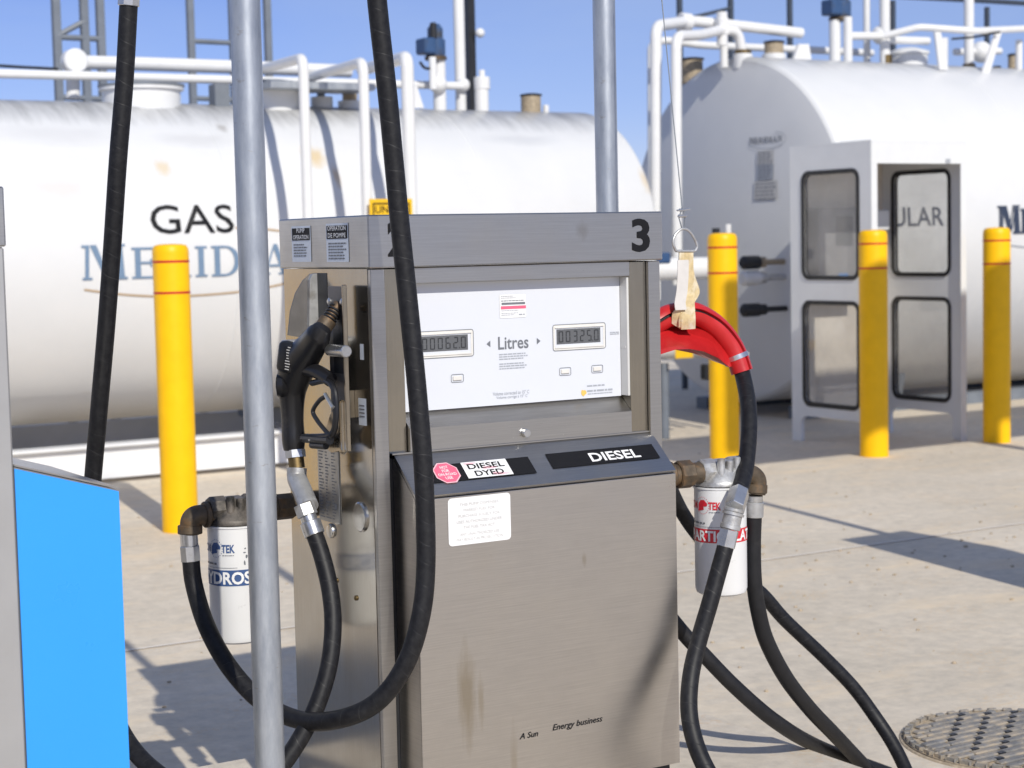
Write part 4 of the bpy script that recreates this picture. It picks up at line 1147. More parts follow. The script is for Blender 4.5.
b = B(); b.tube(bent([Vector((cr.x+0.05, cr.y, 0.934)), e0, e1], 0.05, 8), 0.026, 20); b.cyl(atd(755.5, 484, 4.44), atd(755, 493, 4.44), 0.030, 20, 0.002)
fr_.part('elbow', b, M['rust'])

# ------------------------------------------------------------------ left pump with blue panel
bp = Thing('fuel_pump', 'grey steel pump with a bright blue lower panel at the left edge of the photo', 'fuel pump', (0.72, 3.55, 0.15), 'stainless fuel pumps on the islands')
yl = 3.3
b = B(); b.span((0.17, yl, 0.152), (0.940, yl+0.46, 1.512), 0.004)
bp.part('cabinet', b, paint('satin_grey_metal', (0.44, 0.435, 0.43), 0.4, var=0.03, metal=0.5))
b = B(); b.span((0.165, yl-0.004, 1.5125), (0.943, yl+0.465, 1.622), 0.003)
bp.part('header', b, M['steel'])
pt = [(0.9405, yl+0.001, 1.106), (1.137, yl+0.001, 1.046), (1.137, yl+0.001, 0.20), (0.9405, yl+0.001, 0.20)]
b = B(); b.prism(pt, (0, 0.43, 0))
bp.part('lower_housing', b, M['steel'], smooth=0)
b = B(); b.prism([(0.9402, yl-0.003, 1.1035), (1.1375, yl-0.003, 1.0435), (1.1375, yl-0.003, 0.20), (0.9402, yl-0.003, 0.20)], (0, 0.0035, 0))
bl_ = bp.part('blue_panel', b, M['blue'], smooth=0)
b = B(); b.prism([(0.9400, yl-0.004, 1.1115), (1.1400, yl-0.004, 1.0505), (1.1400, yl-0.004, 1.0470), (0.9400, yl-0.004, 1.1080)], (0, 0.44, 0)); bp.part('top_trim', b, M['steel'], smooth=0)
b = B(); b.span((0.24, yl-0.03, 1.0), (0.88, yl-0.002, 1.40), 0.004)
bp.part('display_panel', b, M['display'])

# ------------------------------------------------------------------ bollards
def bollard(loc, label, h=1.53, r_=0.096):
    t = Thing('bollard', label, 'bollard', loc, 'yellow bollards guarding the tanks')
    x, y = loc[0], loc[1]
    t.part('post', B().lathe([(r_, 0.0), (r_, h-0.045), (r_*0.97, h-0.022), (r_*0.86, h-0.006), (r_*0.6, h), (0, h+0.002)], (x, y, 0), (0, 0, 1), 40), M['yellow'])
    for z in (h-0.098, h-0.262):
        t.part('tape_band', B().lathe([(r_+0.0005, 0), (r_+0.0014, 0.001), (r_+0.0014, 0.012), (r_+0.0005, 0.013)], (x, y, z), (0, 0, 1), 40), M['red_tape'])
    return t
bol = bollard((3.465, 9.078, 0), 'fully sunlit yellow bollard in front of the MERIDIAN lettering')
for (x, y, lb) in ((7.253, 9.20, 'yellow bollard directly behind the red hose saddle and hose'), (8.442, 9.08, 'half shaded yellow bollard in front of the white booth'), (9.645, 9.11, 'rightmost yellow bollard, to the right of the white booth'), (-0.57, 9.08, 'yellow bollard hidden behind the blue panelled pump')):
    copy_thing(bol.o, (x, y, 0), lb)

# ------------------------------------------------------------------ tanks
def tank(name, label, x0, x1, yc, zc, r_, dish, mat, flat=False):
    T = Thing(name, label, 'storage tank', ((x0+x1)/2, yc, 0), 'white horizontal fuel tanks')
    n = 12
    prof = []
    for i in range(n+1):
        a = math.pi/2*i/n
        prof.append((r_*math.sin(a), dish*(1-math.cos(a))))
    prof[0] = (0, 0)
    if flat:
        prof = [(0, 0), (0.3*r_, dish*0.06), (0.6*r_, dish*0.24), (0.8*r_, dish*0.44), (0.93*r_, dish*0.60), (0.978*r_, dish*0.69), (0.992*r_, dish*0.80), (r_, dish)]
    L = x1-x0
    pr2 = [(p, L-h) for p, h in prof[::-1]]
    sh = T.part('shell', B().lathe(prof+pr2, (x0, yc, zc), (1, 0, 0), 128), mat, smooth=12 if flat else 35)
    for k in (1, 2, 3, 4):
        xs_ = x0+(x1-x0)*k/5+0.35
        T.part('weld_seam', B().lathe([(r_+0.0005, 0), (r_+0.0035, 0.004), (r_+0.0035, 0.010), (r_+0.0005, 0.014)], (xs_, yc, zc), (1, 0, 0), 128), mat, sh)
    return T
Y1, Z1, R1 = 12.1, 1.43, 1.09
Y2, Z2, R2 = 12.0, 1.555, 1.45

def tank_spot(px, py, rx, rz, colr, st):
    u, v = vof(px, py, Y1, Z1, R1); a_ = v/R1
    return ((u-3.325, -R1*math.cos(a_), Z1+R1*math.sin(a_)), (rx, rz*1.5, rz), colr, st)
def vof(px, py, yc, zc, r_):
    """arc height on a tank of a point in the photo"""
    d_ = ray(px, py); a = d_.y**2+d_.z**2; bb = d_.y*(-yc)+d_.z*(CAMH-zc); cc = yc*yc+(CAMH-zc)**2-r_*r_
    t_ = (-bb-math.sqrt(bb*bb-a*cc))/a; p = EYE+d_*t_
    return p.x, r_*math.asin((p.z-zc)/r_)
ru_ = (0.62, 0.46, 0.22)
mt1 = tank_paint('weathered_tank_paint', Z1+R1, Y1, [tank_spot(314, 157, 0.11, 0.10, ru_, 0.75), tank_spot(337, 177, 0.035, 0.10, (0.5, 0.36, 0.2), 0.7), tank_spot(163, 168, 0.07, 0.07, ru_, 0.55), tank_spot(646, 181, 0.06, 0.12, ru_, 0.5), tank_spot(222, 128, 0.05, 0.05, (0.3, 0.28, 0.26), 0.6), tank_spot(60, 190, 0.25, 0.10, (0.60, 0.52, 0.47), 0.35), tank_spot(195, 140, 0.35, 0.07, (0.52, 0.52, 0.53), 0.5), tank_spot(60, 135, 0.5, 0.1, (0.55, 0.55, 0.56), 0.45), tank_spot(520, 140, 0.4, 0.06, (0.52, 0.53, 0.55), 0.5)])
mt2 = tank_paint('clean_tank_paint', Z2+R2+0.06, Y2)
t1 = tank('storage_tank', 'long white fuel tank lettered GAS, behind the pump at the left', -1.6, 8.25, Y1, Z1, R1, 0.20, mt1)
t2 = tank('storage_tank', 'white fuel tank with its shaded round end facing left, at the right', 9.46, 18.5, Y2, Z2, R2, 0.16, mt2, True)
def cylmap(yc, zc, r_, off):
    return lambda u, v, h: Vector((u, yc-(r_+off+h)*math.cos(v/r_), zc+(r_+off+h)*math.sin(v/r_)))
c1 = lambda off: cylmap(Y1, Z1, R1, off)
ua, va = vof(150, 219, Y1, Z1, R1); ub, vb = vof(233, 219, Y1, Z1, R1); _, vt = vof(192, 205, Y1, Z1, R1); _, vl = vof(192, 233.5, Y1, Z1, R1)
t1.part('lettering', B().flat(shift(fit_text('GAS', ub-ua, (vt-vl), 0.004), (ua+ub)/2, (vt+vl)/2), c1(0.006)), M['decal_black'], smooth=0)
ua, va = vof(82, 265, Y1, Z1, R1); ub, vb = vof(300, 262, Y1, Z1, R1); _, vt = vof(140, 247.5, Y1, Z1, R1); _, vl = vof(140, 278.5, Y1, Z1, R1)
wp, wd = serif_word('MERIDIAN', 1.0, 0.12, 1.1)
hh = vt-vl; k = 0
bb_ = B()
ksx = (ub-ua)/wd*1.12
for vs, fs in wp:
    bb_.flat([([(ua+x*ksx, vl+y*hh) for x, y in vs], fs)], c1(0.006), 0.0004*(k % 7)); k += 1
t1.part('lettering', bb_, M['tank_blue'], smooth=0)
# thin curved line under and over the word
def swoosh(T, pts, wd, mapf, mat):
    P_ = smoothpath([Vector((u, v, 0)) for u, v in pts], 0.03)
    vs = []; fs = []
    for i, p in enumerate(P_):
        vs += [(p.x, p.y-wd/2), (p.x, p.y+wd/2)]
    for i in range(len(P_)-1): fs.append((2*i, 2*i+2, 2*i+3, 2*i+1))
    T.part('swoosh_line', B().flat([(vs, fs)], mapf), mat, smooth=0)
swoosh(t1, [vof(px, py, Y1, Z1, R1) for px, py in ((84, 289.5), (120, 294), (155, 296), (190, 295.5), (235, 292), (270, 286.5), (300, 279), (325, 268), (330, 255), (318, 243), (290, 233), (262, 229), (235, 228))], 0.012, c1(0.006), M['gold'])
# skid under tank 1
b = B()
ba = 11.27
b.span((-1.2, ba, 0.03), (8.0, ba+0.016, 0.235), 0.0); b.span((-1.2, ba-0.05, 0.236), (8.0, ba+0.10, 0.256), 0.003)
b.span((-1.2, 12.9, 0.03), (8.0, 12.92, 0.25))
for x in (0.4, 3.2, 6.0, 7.8):
    b.span((x, ba+0.02, 0.06), (x+0.12, 12.89, 0.225))
sk = t1.part('skid_frame', b, M['white'])
for x in (1.2, 5.35, 7.3):
    b = B(); pts = []
    for k in range(-8, 9):
        a = R(-90+k*5.2); pts.append((x, Y1+(R1+0.004)*math.cos(a), Z1+(R1+0.004)*math.sin(a)))
    pts += [(x, Y1+0.62, 0.23), (x, Y1-0.62, 0.23)]
    b.prism(pts, (0.16, 0, 0)); t1.part('saddle_support', b, M['grey_steel'], smooth=0)
for x in (10.6, 14.5, 17.2):
    b = B(); pts = []
    for k in range(-8, 9):
        a = R(-90+k*4.0); pts.append((x, Y2+(R2+0.004)*math.cos(a), Z2+(R2+0.004)*math.sin(a)))
    pts += [(x, Y2+0.7, 0.0), (x, Y2-0.7, 0.0)]
    b.prism(pts, (0.2, 0, 0)); t2.part('saddle_support', b, M['grey_steel'], smooth=0)
b = B(); b.span((9.7, 11.3, 0.0), (18.3, 11.45, 0.10)); b.span((9.7, 12.55, 0.0), (18.3, 12.7, 0.10)); t2.part('skid_frame', b, M['grey_steel'])

# piping of tank 1
def pipe(T, pts, r_, mat='white_pipe', rad=0.07, name='pipe', parent=None):
    return T.part(name, B().tube(bent(pts, rad), r_, 18), M[mat], parent)
px_m = 12.1/0.853*1.0
def dep(Y): return Y
def ppx(w_px, Y, px=300):   # width in the photo -> radius in metres
    d_ = ray(px, 100); return w_px/2*(Y/d_.y)/F
YA = 12.05
pipe(t1, [at(-60, 72, YA), at(200, 79, YA), at(462, 86, YA)], ppx(8.5, YA))
pipe(t1, [at(73, 98, 12.3), at(73, 62, 12.3), at(150, 64, 12.3), at(350, 71, 12.3)], ppx(13, 12.3), rad=0.10)
b = B(); c_ = at(72, 62, 12.2); b.cyl(c_, c_+Vector((0, -0.10, 0)), 0.085, 20, 0.01); t1.part('blind_flange', b, M['white_pipe'])
for (sx0, sy0, sx1, sy1, fx, wpx) in ((252, 72, 297, 58, 304, 10.5), (308, 78, 357, 62, 364, 10.5), (362, 70, 400, 57, 408, 13)):
    yv = 10.45
    top = at(fx-1, sy1, yv)
    pipe(t1, [at(sx0, sy0, 12.15), top, Vector((top.x, yv, 0.45))], ppx(wpx, yv, fx), rad=0.09, name='drop_pipe')
# manways, vents, motor
def manway(T, px, py_top, py_bot, wpx, Y, mat='white', lid=True):
    a = at(px, py_bot, Y); t_ = at(px, py_top, Y); r_ = ppx(wpx, Y, px)
    h = t_.z-a.z
    b = B(); b.lathe([(r_*0.92, -0.12), (r_*0.92, h*0.62), (r_, h*0.66), (r_, h*0.80), (r_*0.4, h)], (a.x, a.y, a.z), (0, 0, 1), 36)
    mw = T.part('manway', b, M[mat])
    if lid:
        b = B(); b.lathe([(r_*1.02, h*0.80), (r_*1.02, h*0.90), (r_*0.5, h*1.02)], (a.x, a.y, a.z), (0, 0, 1), 36)
        T.part('manway_lid', b, M['grey_steel'], mw)
manway(t1, 142, 83, 106, 84, 12.0)
manway(t1, 268, 81, 106, 70, 12.0)
b = B(); a = at(212, 84, 11.9); c_ = at(228, 112, 11.9); b.span((a.x, 11.85, c_.z), (c_.x, 11.97, a.z), 0.004); t1.part('gauge_box', b, M['grey_steel'])
b = B(); a = at(258, 85, 11.8); c_ = at(375, 89, 11.8); b.span((a.x, 11.6, c_.z-0.03), (c_.x-0.1, 11.95, c_.z+0.02), 0.004); t1.part('walkway_plate', b, M['galv'])
def stub(T, px, y0, y1, wpx, Y, mat='white_pipe', name='nozzle_neck', parent=None):
    a, t_ = at(px, y1, Y), at(px, y0, Y)
    return T.part(name, B().cyl((a.x, Y, a.z-0.05), (a.x, Y, t_.z), ppx(wpx, Y, px), 22, 0.004), M[mat], parent)
def ventcap(T, px, y0, y1, wpx, Y):
    o = stub(T, px, y0, y1, wpx, Y, 'tan_cap', 'vent_screen')
    a, t_ = at(px, y0, Y), at(px, y0-2.5, Y)
    T.part('vent_cap', B().lathe([(ppx(wpx*1.12, Y, px), 0), (ppx(wpx*1.12, Y, px), (t_.z-a.z)*0.6), (ppx(wpx*0.6, Y, px), (t_.z-a.z))], (a.x, Y, a.z), (0, 0, 1), 22), M['black_metal'], o)
stub(t1, 322, 97, 108, 22, 12.0); stub(t1, 321, 86, 98, 8, 12.0, 'grey_steel')
ventcap(t1, 350, 87, 104, 15, 12.0); stub(t1, 349, 101, 109, 22, 12.0)
def motor(T, pxc, ytop, ybot, wpx, Y, tube_px, tube_w, tube_bot):
    a, t_ = at(pxc, ybot, Y), at(pxc, ytop, Y)
    r_ = ppx(wpx, Y, pxc); h = t_.z-a.z
    b = B(); b.lathe([(r_*0.62, 0), (r_*0.66, h*0.06), (r_*0.66, h*0.5), (r_*0.52, h*0.54), (r_*0.52, h*0.86), (r_*0.3, h)], (a.x+r_*0.28, Y, a.z), (0, 0, 1), 24)
    mo = T.part('pump_motor', b, M['motor_blue'])
    T.part('junction_box', B().box((a.x-r_*0.55, Y-0.02, a.z+h*0.28), (r_*0.85, 0.16, h*0.5), 0.012), M['motor_blue'], mo)
    T.part('motor_cap', B().cyl((a.x-r_*0.1, Y-0.05, a.z+h*0.5), (a.x-r_*0.1, Y-0.05, a.z+h*1.02), r_*0.24, 14, 0.01), M['black_metal'], mo)
    T.part('motor_flange', B().cyl((a.x+r_*0.28, Y, a.z-0.03), (a.x+r_*0.28, Y, a.z-0.001), r_*0.74, 20, 0.004), M['rust'], mo)
    stub(T, tube_px, ybot+3, tube_bot, tube_w, Y, 'white_pipe', 'riser_pipe')
motor(t1, 432, 24, 56, 30, 12.0, 440, 13, 107)
stub(t1, 433, 57, 83, 7.5, 11.9); b = B(); b.ball(at(438, 84, 11.95), 0.07, 16); t1.part('pipe_union', b, M['white_pipe'])
pipe(t1, [at(420, 62, 11.9), at(424, 68, 11.9), at(430, 69, 11.9), at(437, 60, 11.9)], 0.011, 'black_metal', 0.05, 'cable')
a = at(461, 108, 12.15); b = B(); b.cyl((a.x, 12.15, a.z-0.05), (a.x, 12.15, 4.6), ppx(11, 12.15, 461), 22); t1.part('vent_pipe', b, M['white_pipe'])
b = B(); b.ball(at(463, 85, 12.1), 0.055, 14); t1.part('pipe_union', b, M['white_pipe'])
stub(t1, 482, 82, 109, 14, 12.0); stub(t1, 482, 77, 83, 16, 12.0); stub(t1, 482, 70, 78, 6, 12.0)
ventcap(t1, 531, 96, 111, 20, 12.0); stub(t1, 546, 105, 111, 6, 12.0)
b = B(); b.prism([at(410, 108, 11.95), at(424, 108, 11.95), at(417, 86, 11.95), at(410, 86, 11.95)], (0, 0.03, 0)); t1.part('lifting_lug', b, M['white_pipe'], smooth=0)

# warning sign on the drop pipes
sg = Thing('warning_sign', 'small yellow warning sign UNDER PRESSURE on the tank pipes just above the pump', 'sign', at(391, 225, 10.36))
a, c_ = at(369.5, 199, 10.36), at(413, 232, 10.36)
ax0, ax1, az0, az1 = a.x, c_.x, c_.z, a.z
b = B(); b.span((ax0, 10.36, az0), (ax1, 10.366, az1), 0.0); pl = sg.part('plate', b, M['sign_yellow'], smooth=0)
sgm = lambda off: (lambda u, v, h: Vector((u, 10.36-off-h, v)))
t = B(); t.flat(rframe(ax0+0.02, az0+0.02, ax1-0.02, az1-0.025, 0.006, 0.010), sgm(0.002))
cx = (ax0+ax1)/2; t.flat(shift(fit_text('UNDER', (ax1-ax0)*0.76, 0.046, 0.012), cx, az1-0.068), sgm(0.002)); t.flat(shift(fit_text('PRESSURE', (ax1-ax0)*0.78, 0.046, 0.012), cx, az1-0.130), sgm(0.002))
sg.part('lettering', t, M['decal_black'], pl, smooth=0)

# ---- tank 2 lettering
c2 = lambda off: cylmap(Y2, Z2, R2, off)
ua, _ = vof(892, 215, Y2, Z2, R2); ub, _ = vof(943, 215, Y2, Z2, R2); _, vt = vof(917, 207, Y2, Z2, R2); _, vl = vof(917, 226, Y2, Z2, R2)
wr = (ub-ua)*7/4*1.0
t2.part('lettering', B().flat(shift(fit_text('REGULAR', wr, vt-vl, 0.0), ub-wr/2, (vt+vl)/2), c2(0.008)), M['tank_navy'], smooth=0)
ua, vt = vof(998, 207, Y2, Z2, R2); ub, vl = vof(1018, 233.5, Y2, Z2, R2)
wp, wd = serif_word('MERIDIAN', 1.0, 0.10, 1.12); bb_ = B(); kx = (ub-ua)/1.15; ky = (vt-vl)/1.08
for i, (vs, fs) in enumerate(wp):
    for e, dx in enumerate((-0.013, 0.013)): bb_.flat([([(ua+x*kx+dx, vl+y*ky) for x, y in vs], fs)], c2(0.006), 0.0004*(i % 7)+0.003*e)
t2.part('lettering', bb_, M['tank_navy'], smooth=0)
swoosh(t2, [vof(px, py, Y2, Z2, R2) for px, py in ((1008, 245), (1024, 247), (1050, 250), (1090, 254))], 0.012, c2(0.006), M['print_light'])
# emblem and data stickers on the shaded end (dish map)
def endmap(off):
    def f(u, v, h):   # u = Y, v = Z on the dished end
        rr_ = min(1.0, math.hypot(u-Y2, v-Z2)/R2)
        return Vector((9.46+0.16*0.70*rr_**1.9-off-h-0.004, u, v))
    return f
def yz(px, py):
    X = 9.45
    for _ in range(4):
        p = atx(px, py, X); rr_ = min(1, math.hypot(p.y-Y2, p.z-Z2)/R2); X = 9.46+0.112*rr_**1.9
    return p.y, p.z
(y0, z0), (y1, z1) = yz(750, 144.5), yz(783, 135.5)
wp, wd = serif_word('MERIDIAN', 1.0, 0.10, 1.1); bb_ = B()
for i, (vs, fs) in enumerate(wp): bb_.flat([([(y0+(y1-y0)*x/wd, z0+0.0+(z1-z0)*y) for x, y in vs], fs)], endmap(0.006), 0.0004*(i % 7))
t2.part('emblem', bb_, M['tank_navy'], smooth=0)
pe = [yz(px, py) for px, py in ((750, 146), (760, 148.5), (772, 148), (783, 144), (787, 138), (783, 133), (776, 132))]
swoosh(t2, pe, 0.007, endmap(0.006), M['print_light'])
for (xa, ya, xb, yb, mm) in ((758, 151, 774, 164, 'decal_grey'), (758, 165, 774, 180, 'label_blue'), (755, 181.5, 778, 199, 'decal_grey')):
    q0, q1 = yz(xa, ya), yz(xb, yb)
    t2.part('data_sticker', B().flat([([q0, (q1[0], q0[1]), q1, (q0[0], q1[1])], [(0, 1, 2, 3)])], endmap(0.005)), M[mm] if mm != 'label_blue' else M['print_light'], smooth=0)
    t = B(); q = random.Random(int(xa))
    n = 5
    for i in range(n):
        z = q0[1]+(q1[1]-q0[1])*(i+0.6)/n; yy = q0[0]-0.02
        while yy > q1[0]+0.03:
            wl = q.uniform(0.02, 0.05); t.flat([([(yy, z), (yy-wl, z), (yy-wl, z-0.008), (yy, z-0.008)], [(0, 1, 2, 3)])], endmap(0.007)); yy -= wl+0.012
    t2.part('sticker_print', t, M['print_grey'], smooth=0)
# valves on the shaded end
for (px, py, px2, r_, mt_, mt2_) in ((738, 262, 768, 0.055, 'black_metal', 'tan_cap'), (738, 278, 757, 0.060, 'white_pipe', 'zinc'), (738, 310, 752, 0.055, 'black_metal', 'black_metal')):
    pb_ = at(px2, py, 11.25)
    t2.part('end_valve', B().cyl(Vector((9.30, 11.25, pb_.z)), Vector((9.235, 11.25, pb_.z)), r_*0.8, 18, 0.008).cyl(Vector((9.62, 11.25, pb_.z)), Vector((9.29, 11.25, pb_.z)), r_*0.42, 14), M[mt2_])
    t2.part('valve_body', B().cyl(Vector((9.245, 11.25, pb_.z)), Vector((9.06, 11.25, pb_.z)), r_, 14, 0.02), M[mt_])
# piping of tank 2
YB = 12.0
pipe(t2, [at(655, 300, 11.6), at(656, 26, 11.6), at(690, 21, 12.0), at(740, 26, 12.0), at(801, 33, 12.0)], ppx(11, YB, 700), rad=0.10)
pipe(t2, [at(677, 285, 11.35), at(676, 36, 11.35), at(700, 35, 11.6), at(721, 30, 11.9), at(738, 31, 11.9), at(743, 58, 11.9)], ppx(10.5, 11.6, 700), rad=0.11)
pipe(t2, [at(652, 340, 12.4), at(651, 44, 12.4), at(664, 40, 12.4), at(700, 45, 12.4), at(790, 49, 12.4), at(872, 53, 12.4)], ppx(7.5, 12.3, 750), rad=0.08)
b = B(); c_ = at(685, 22, 11.95); b.cyl(c_+Vector((-0.05, 0, 0)), c_+Vector((0.05, 0, -0.003)), 0.075, 18, 0.01); t2.part('pipe_flange', b, M['white_pipe']); b = B(); c_ = at(722, 27, 11.9); b.box(c_, (0.10, 0.10, 0.16), 0.02); b.cyl(c_+Vector((0, 0, -0.15)), c_+Vector((0, 0, 0.12)), 0.045, 16)
t2.part('valve_body', b, M['white_pipe'])
stub(t2, 743, 50, 54, 17, 11.9, 'brass', 'pipe_ring'); stub(t2, 743, 54, 63, 19, 11.9); stub(t2, 724, 46, 62, 8, 12.0)
ventcap(t2, 774, 43, 57, 19, 12.0); stub(t2, 774, 54, 62, 24, 12.0)
ventcap(t2, 692, 60, 78, 22, 12.7)
b = B(); b.prism([at(793, 62, 11.95), at(812, 62, 11.95), at(809, 44, 11.95), at(799, 44, 11.95)], (0, 0.03, 0)); t2.part('lifting_lug', b, M['white_pipe'], smooth=0)
motor(t2, 837, -14, 17, 32, 12.0, 835, 11.5, 62); stub(t2, 848, 17, 62, 9, 11.9); b = B(); b.tube([at(847, 36, 11.9), at(882, 36, 11.9)], ppx(8, 11.9, 860), 16); b.ball(at(881, 35, 11.95), 0.085, 16); t2.part('pipe_union', b, M['white_pipe'])
a = at(867, 61, 12.1); b = B(); b.cyl((a.x, 12.1, a.z-0.03), (a.x, 12.1, 4.9), ppx(7, 12.1, 867), 18); t2.part('vent_pipe', b, M['white_pipe'])
a = at(885, 60, 11.9); b = B(); b.cyl((a.x, 11.9, a.z-0.03), (a.x, 11.9, 4.9), ppx(10.5, 11.9, 885), 18); t2.part('vent_pipe', b, M['white_pipe']); stub(t2, 886, 55, 58, 12.5, 11.9, 'brass', 'pipe_ring')
manway(t2, 908, 48, 68, 42, 12.0, 'white', False)
pipe(t2, [at(893, 40, 12.0), at(928, 41, 12.0)], ppx(8, 12, 900)); 
pipe(t2, [at(884, 36, 11.8), at(919, 27, 11.6), at(975, 31, 11.4), at(1040, 28, 11.6)], ppx(7, 11.6, 940), rad=0.05, name='handrail')
a = at(969, 66, 11.9); b = B(); b.cyl((a.x, 11.9, a.z-0.03), (a.x, 11.9, 4.9), ppx(10, 11.9, 969), 18); t2.part('vent_pipe', b, M['white_pipe']); stub(t2, 969, 64, 67, 13, 11.9, 'brass', 'pipe_ring')
for (xa, xb, yb) in ((938, 944, 70), (999, 982, 86)):
    p0, p1 = at(xa, 32, 11.45), at(xb, yb, 11.45)
    b = B(); b.prism([p0+Vector((-0.035, 0, 0)), p0+Vector((0.035, 0, 0)), p1+Vector((0.05, 0, 0)), p1+Vector((-0.05, 0, 0))], (0, 0.02, 0)); t2.part('rail_brace', b, M['white_pipe'], smooth=0)
b = B(); b.ball(at(981, 52, 12.1), 0.10, 16); b.tube([at(955, 52, 12.1), at(1000, 51, 12.1)], ppx(7, 12.1, 980), 16); t2.part('pipe_union', b, M['white_pipe'])
stub(t2, 997, 66, 70, 8, 12.0, 'brass', 'pipe_ring'); stub(t2, 1019, 40, 76, 7, 11.7); ventcap(t2, 1013, 56, 68, 10, 12.1)
stub(t2, 943, 38, 70, 10, 11.9)
pipe(t2, [at(952, 39, 11.5), at(975, 37, 11.45), at(1000, 32, 11.4)], 0.010, 'black_metal', 0.05, 'cable')

# manifold between the tanks
mf = Thing('pipe_manifold', 'white pipe run with valves between the two tanks, behind the red saddle', 'pipework', at(690, 300, 10.9))
mf.part('pipe', B().tube([at(630, 270, 10.9), at(708, 268, 10.9)], 0.085, 18), M['white_pipe'])
mf.part('pipe', B().tube([at(620, 345, 10.9), at(704, 342, 10.9)], 0.12, 18), M['white_pipe'])
p_ = at(716, 236, 10.9); mf.part('stem', B().cyl(p_-Vector((0, 0, 1.1)), p_+Vector((0, 0, 0.06)), 0.03, 14), M['black_metal'])
p_ = at(728, 236, 10.9); mf.part('stem', B().cyl(p_-Vector((0, 0, 1.2)), p_+Vector((0, 0, 0.09)), 0.025, 14), M['white_pipe'])
p_ = at(706, 372, 10.8); mf.part('valve', B().box(p_, (0.06, 0.08, 0.12), 0.012), M['black_metal'])
p_ = at(662, 258, 10.85); mf.part('valve', B().box(p_, (0.12, 0.08, 0.08), 0.012), M['motor_blue'])
p_ = at(684, 353, 10.72); mf.part('yellow_label', B().box(p_, (0.16, 0.008, 0.075), 0.0), M['sign_yellow'], smooth=0)
b = B()
for px in (640, 664): 
    p_ = at(px, 370, 10.9); b.cyl((p_.x, 10.9, 0), (p_.x, 10.9, p_.z+0.05), 0.035, 12)
mf.part('support_leg', b, M['grey_steel'])

# ------------------------------------------------------------------ steelwork behind the tanks
def frame(name, label, posts, rungs, Y, mat, r_, cat, ztop=4.8, group=None):
    p0 = at(posts[0], 60, Y)
    T = Thing(name, label, cat, (p0.x, Y, 0), group)
    for px in posts:
        p = at(px, 40, Y); T.part('post', B().span((p.x-r_, Y-r_, 0), (p.x+r_, Y+r_, ztop), 0.004), M[mat])
    for (xa, ya, xb, yb) in rungs:
        T.part('rung', B().tube([at(xa, ya, Y-0.01), at(xb, yb, Y-0.01)], r_*0.75, 8), M[mat])
    return T
frame('steel_tower', 'grey steel tower of posts and braces rising behind the left end of the tank', (57, 85, 101), ((57, 36, 85, 21), (57, 37, 101, 39), (57, 97, 101, 99)), 14.2, 'grey_steel', 0.031, 'steel tower')
frame('access_ladder', 'grey steel ladder standing behind the tank next to the left pole', (191, 233, 268), ((191, 41, 233, 43), (191, 98, 233, 100), (233, -5, 268, -4)), 14.2, 'grey_steel', 0.028, 'ladder')
T = frame('catwalk_railing', 'dark steel catwalk railing behind the right tank', (680, 731, 790, 893, 987, 1060), ((690, 18, 731, 8),), 14.4, 'dark_steel', 0.024, 'railing', 3.98)
T.part('top_rail', B().tube([at(676, -16, 14.4), at(990, 1, 14.4), at(1070, 6, 14.4)], 0.03, 10), M['dark_steel'])
bm_ = Thing('light_mast', 'black mast behind the tank with a small round lamp', 'mast', (at(470, 50, 13.6).x, 13.6, 0))
p_ = at(470.5, 50, 13.6); bm_.part('pole', B().span((p_.x-0.036, 13.565, 0), (p_.x+0.036, 13.635, 5.0), 0.004), M['black_metal'])
p_ = at(480, 33, 13.5); bm_.part('lamp', B().ball(p_, 0.042, 16), M['white_pipe'])
wl_ = Thing('overhead_wire', 'dark cable stretched low across the sky at the left edge', 'cable', at(30, 67, 14.0))
wl_.part('wire', B().tube([at(-60, 62, 14.0), at(20, 67, 14.0), at(58, 69, 14.0)], 0.012, 8), M['black_metal'])

# ------------------------------------------------------------------ booth
bo = Thing('card_booth', 'white metal booth with dark edged windows and an open front, beside the right tank', 'booth', (9.08, 9.76, 0))
BX0, BX1, BYF, BYB, BH = 8.665, 9.575, 9.337, 10.19, 2.135
def wall_with_windows(x, y0, y1, th):
    """panel in the YZ plane with two rounded windows and an arched foot, built as strips around the holes"""
    W = y1-y0
    wins = ((0.125, 0.272, W-0.135, 1.025), (0.125, 1.193, W-0.135, 1.955))
    b = B()
    def strip(ya, za, yb, zb): b.span((x, y0+ya, za), (x+th, y0+yb, zb))
    strip(0, 0.19, W, 0.272); strip(0, 1.025, W, 1.193); strip(0, 1.955, W, BH)
    for (wa, za, wb, zb) in wins: strip(0, za, wa, zb); strip(wb, za, W, zb)
    strip(0, 0, 0.10, 0.19); strip(W-0.10, 0, W, 0.19)
    # rounded corners of the windows and the foot arch
    def corner(cy, cz, sy, sz, r_):
        pts = [(x, y0+cy, cz)]
        for k in range(6):
            a = math.pi/2*k/5; pts.append((x, y0+cy+sy*(r_-r_*math.sin(a)), cz+sz*(r_-r_*math.cos(a))))
        b.prism(pts, (th, 0, 0))
    for (wa, za, wb, zb) in wins:
        corner(wa, za, 1, 1, 0.07); corner(wb, za, -1, 1, 0.07); corner(wa, zb, 1, -1, 0.07); corner(wb, zb, -1, -1, 0.07)
    corner(0.10, 0.19, 1, -1, 0.06); corner(W-0.10, 0.19, -1, -1, 0.06)
    return b, wins
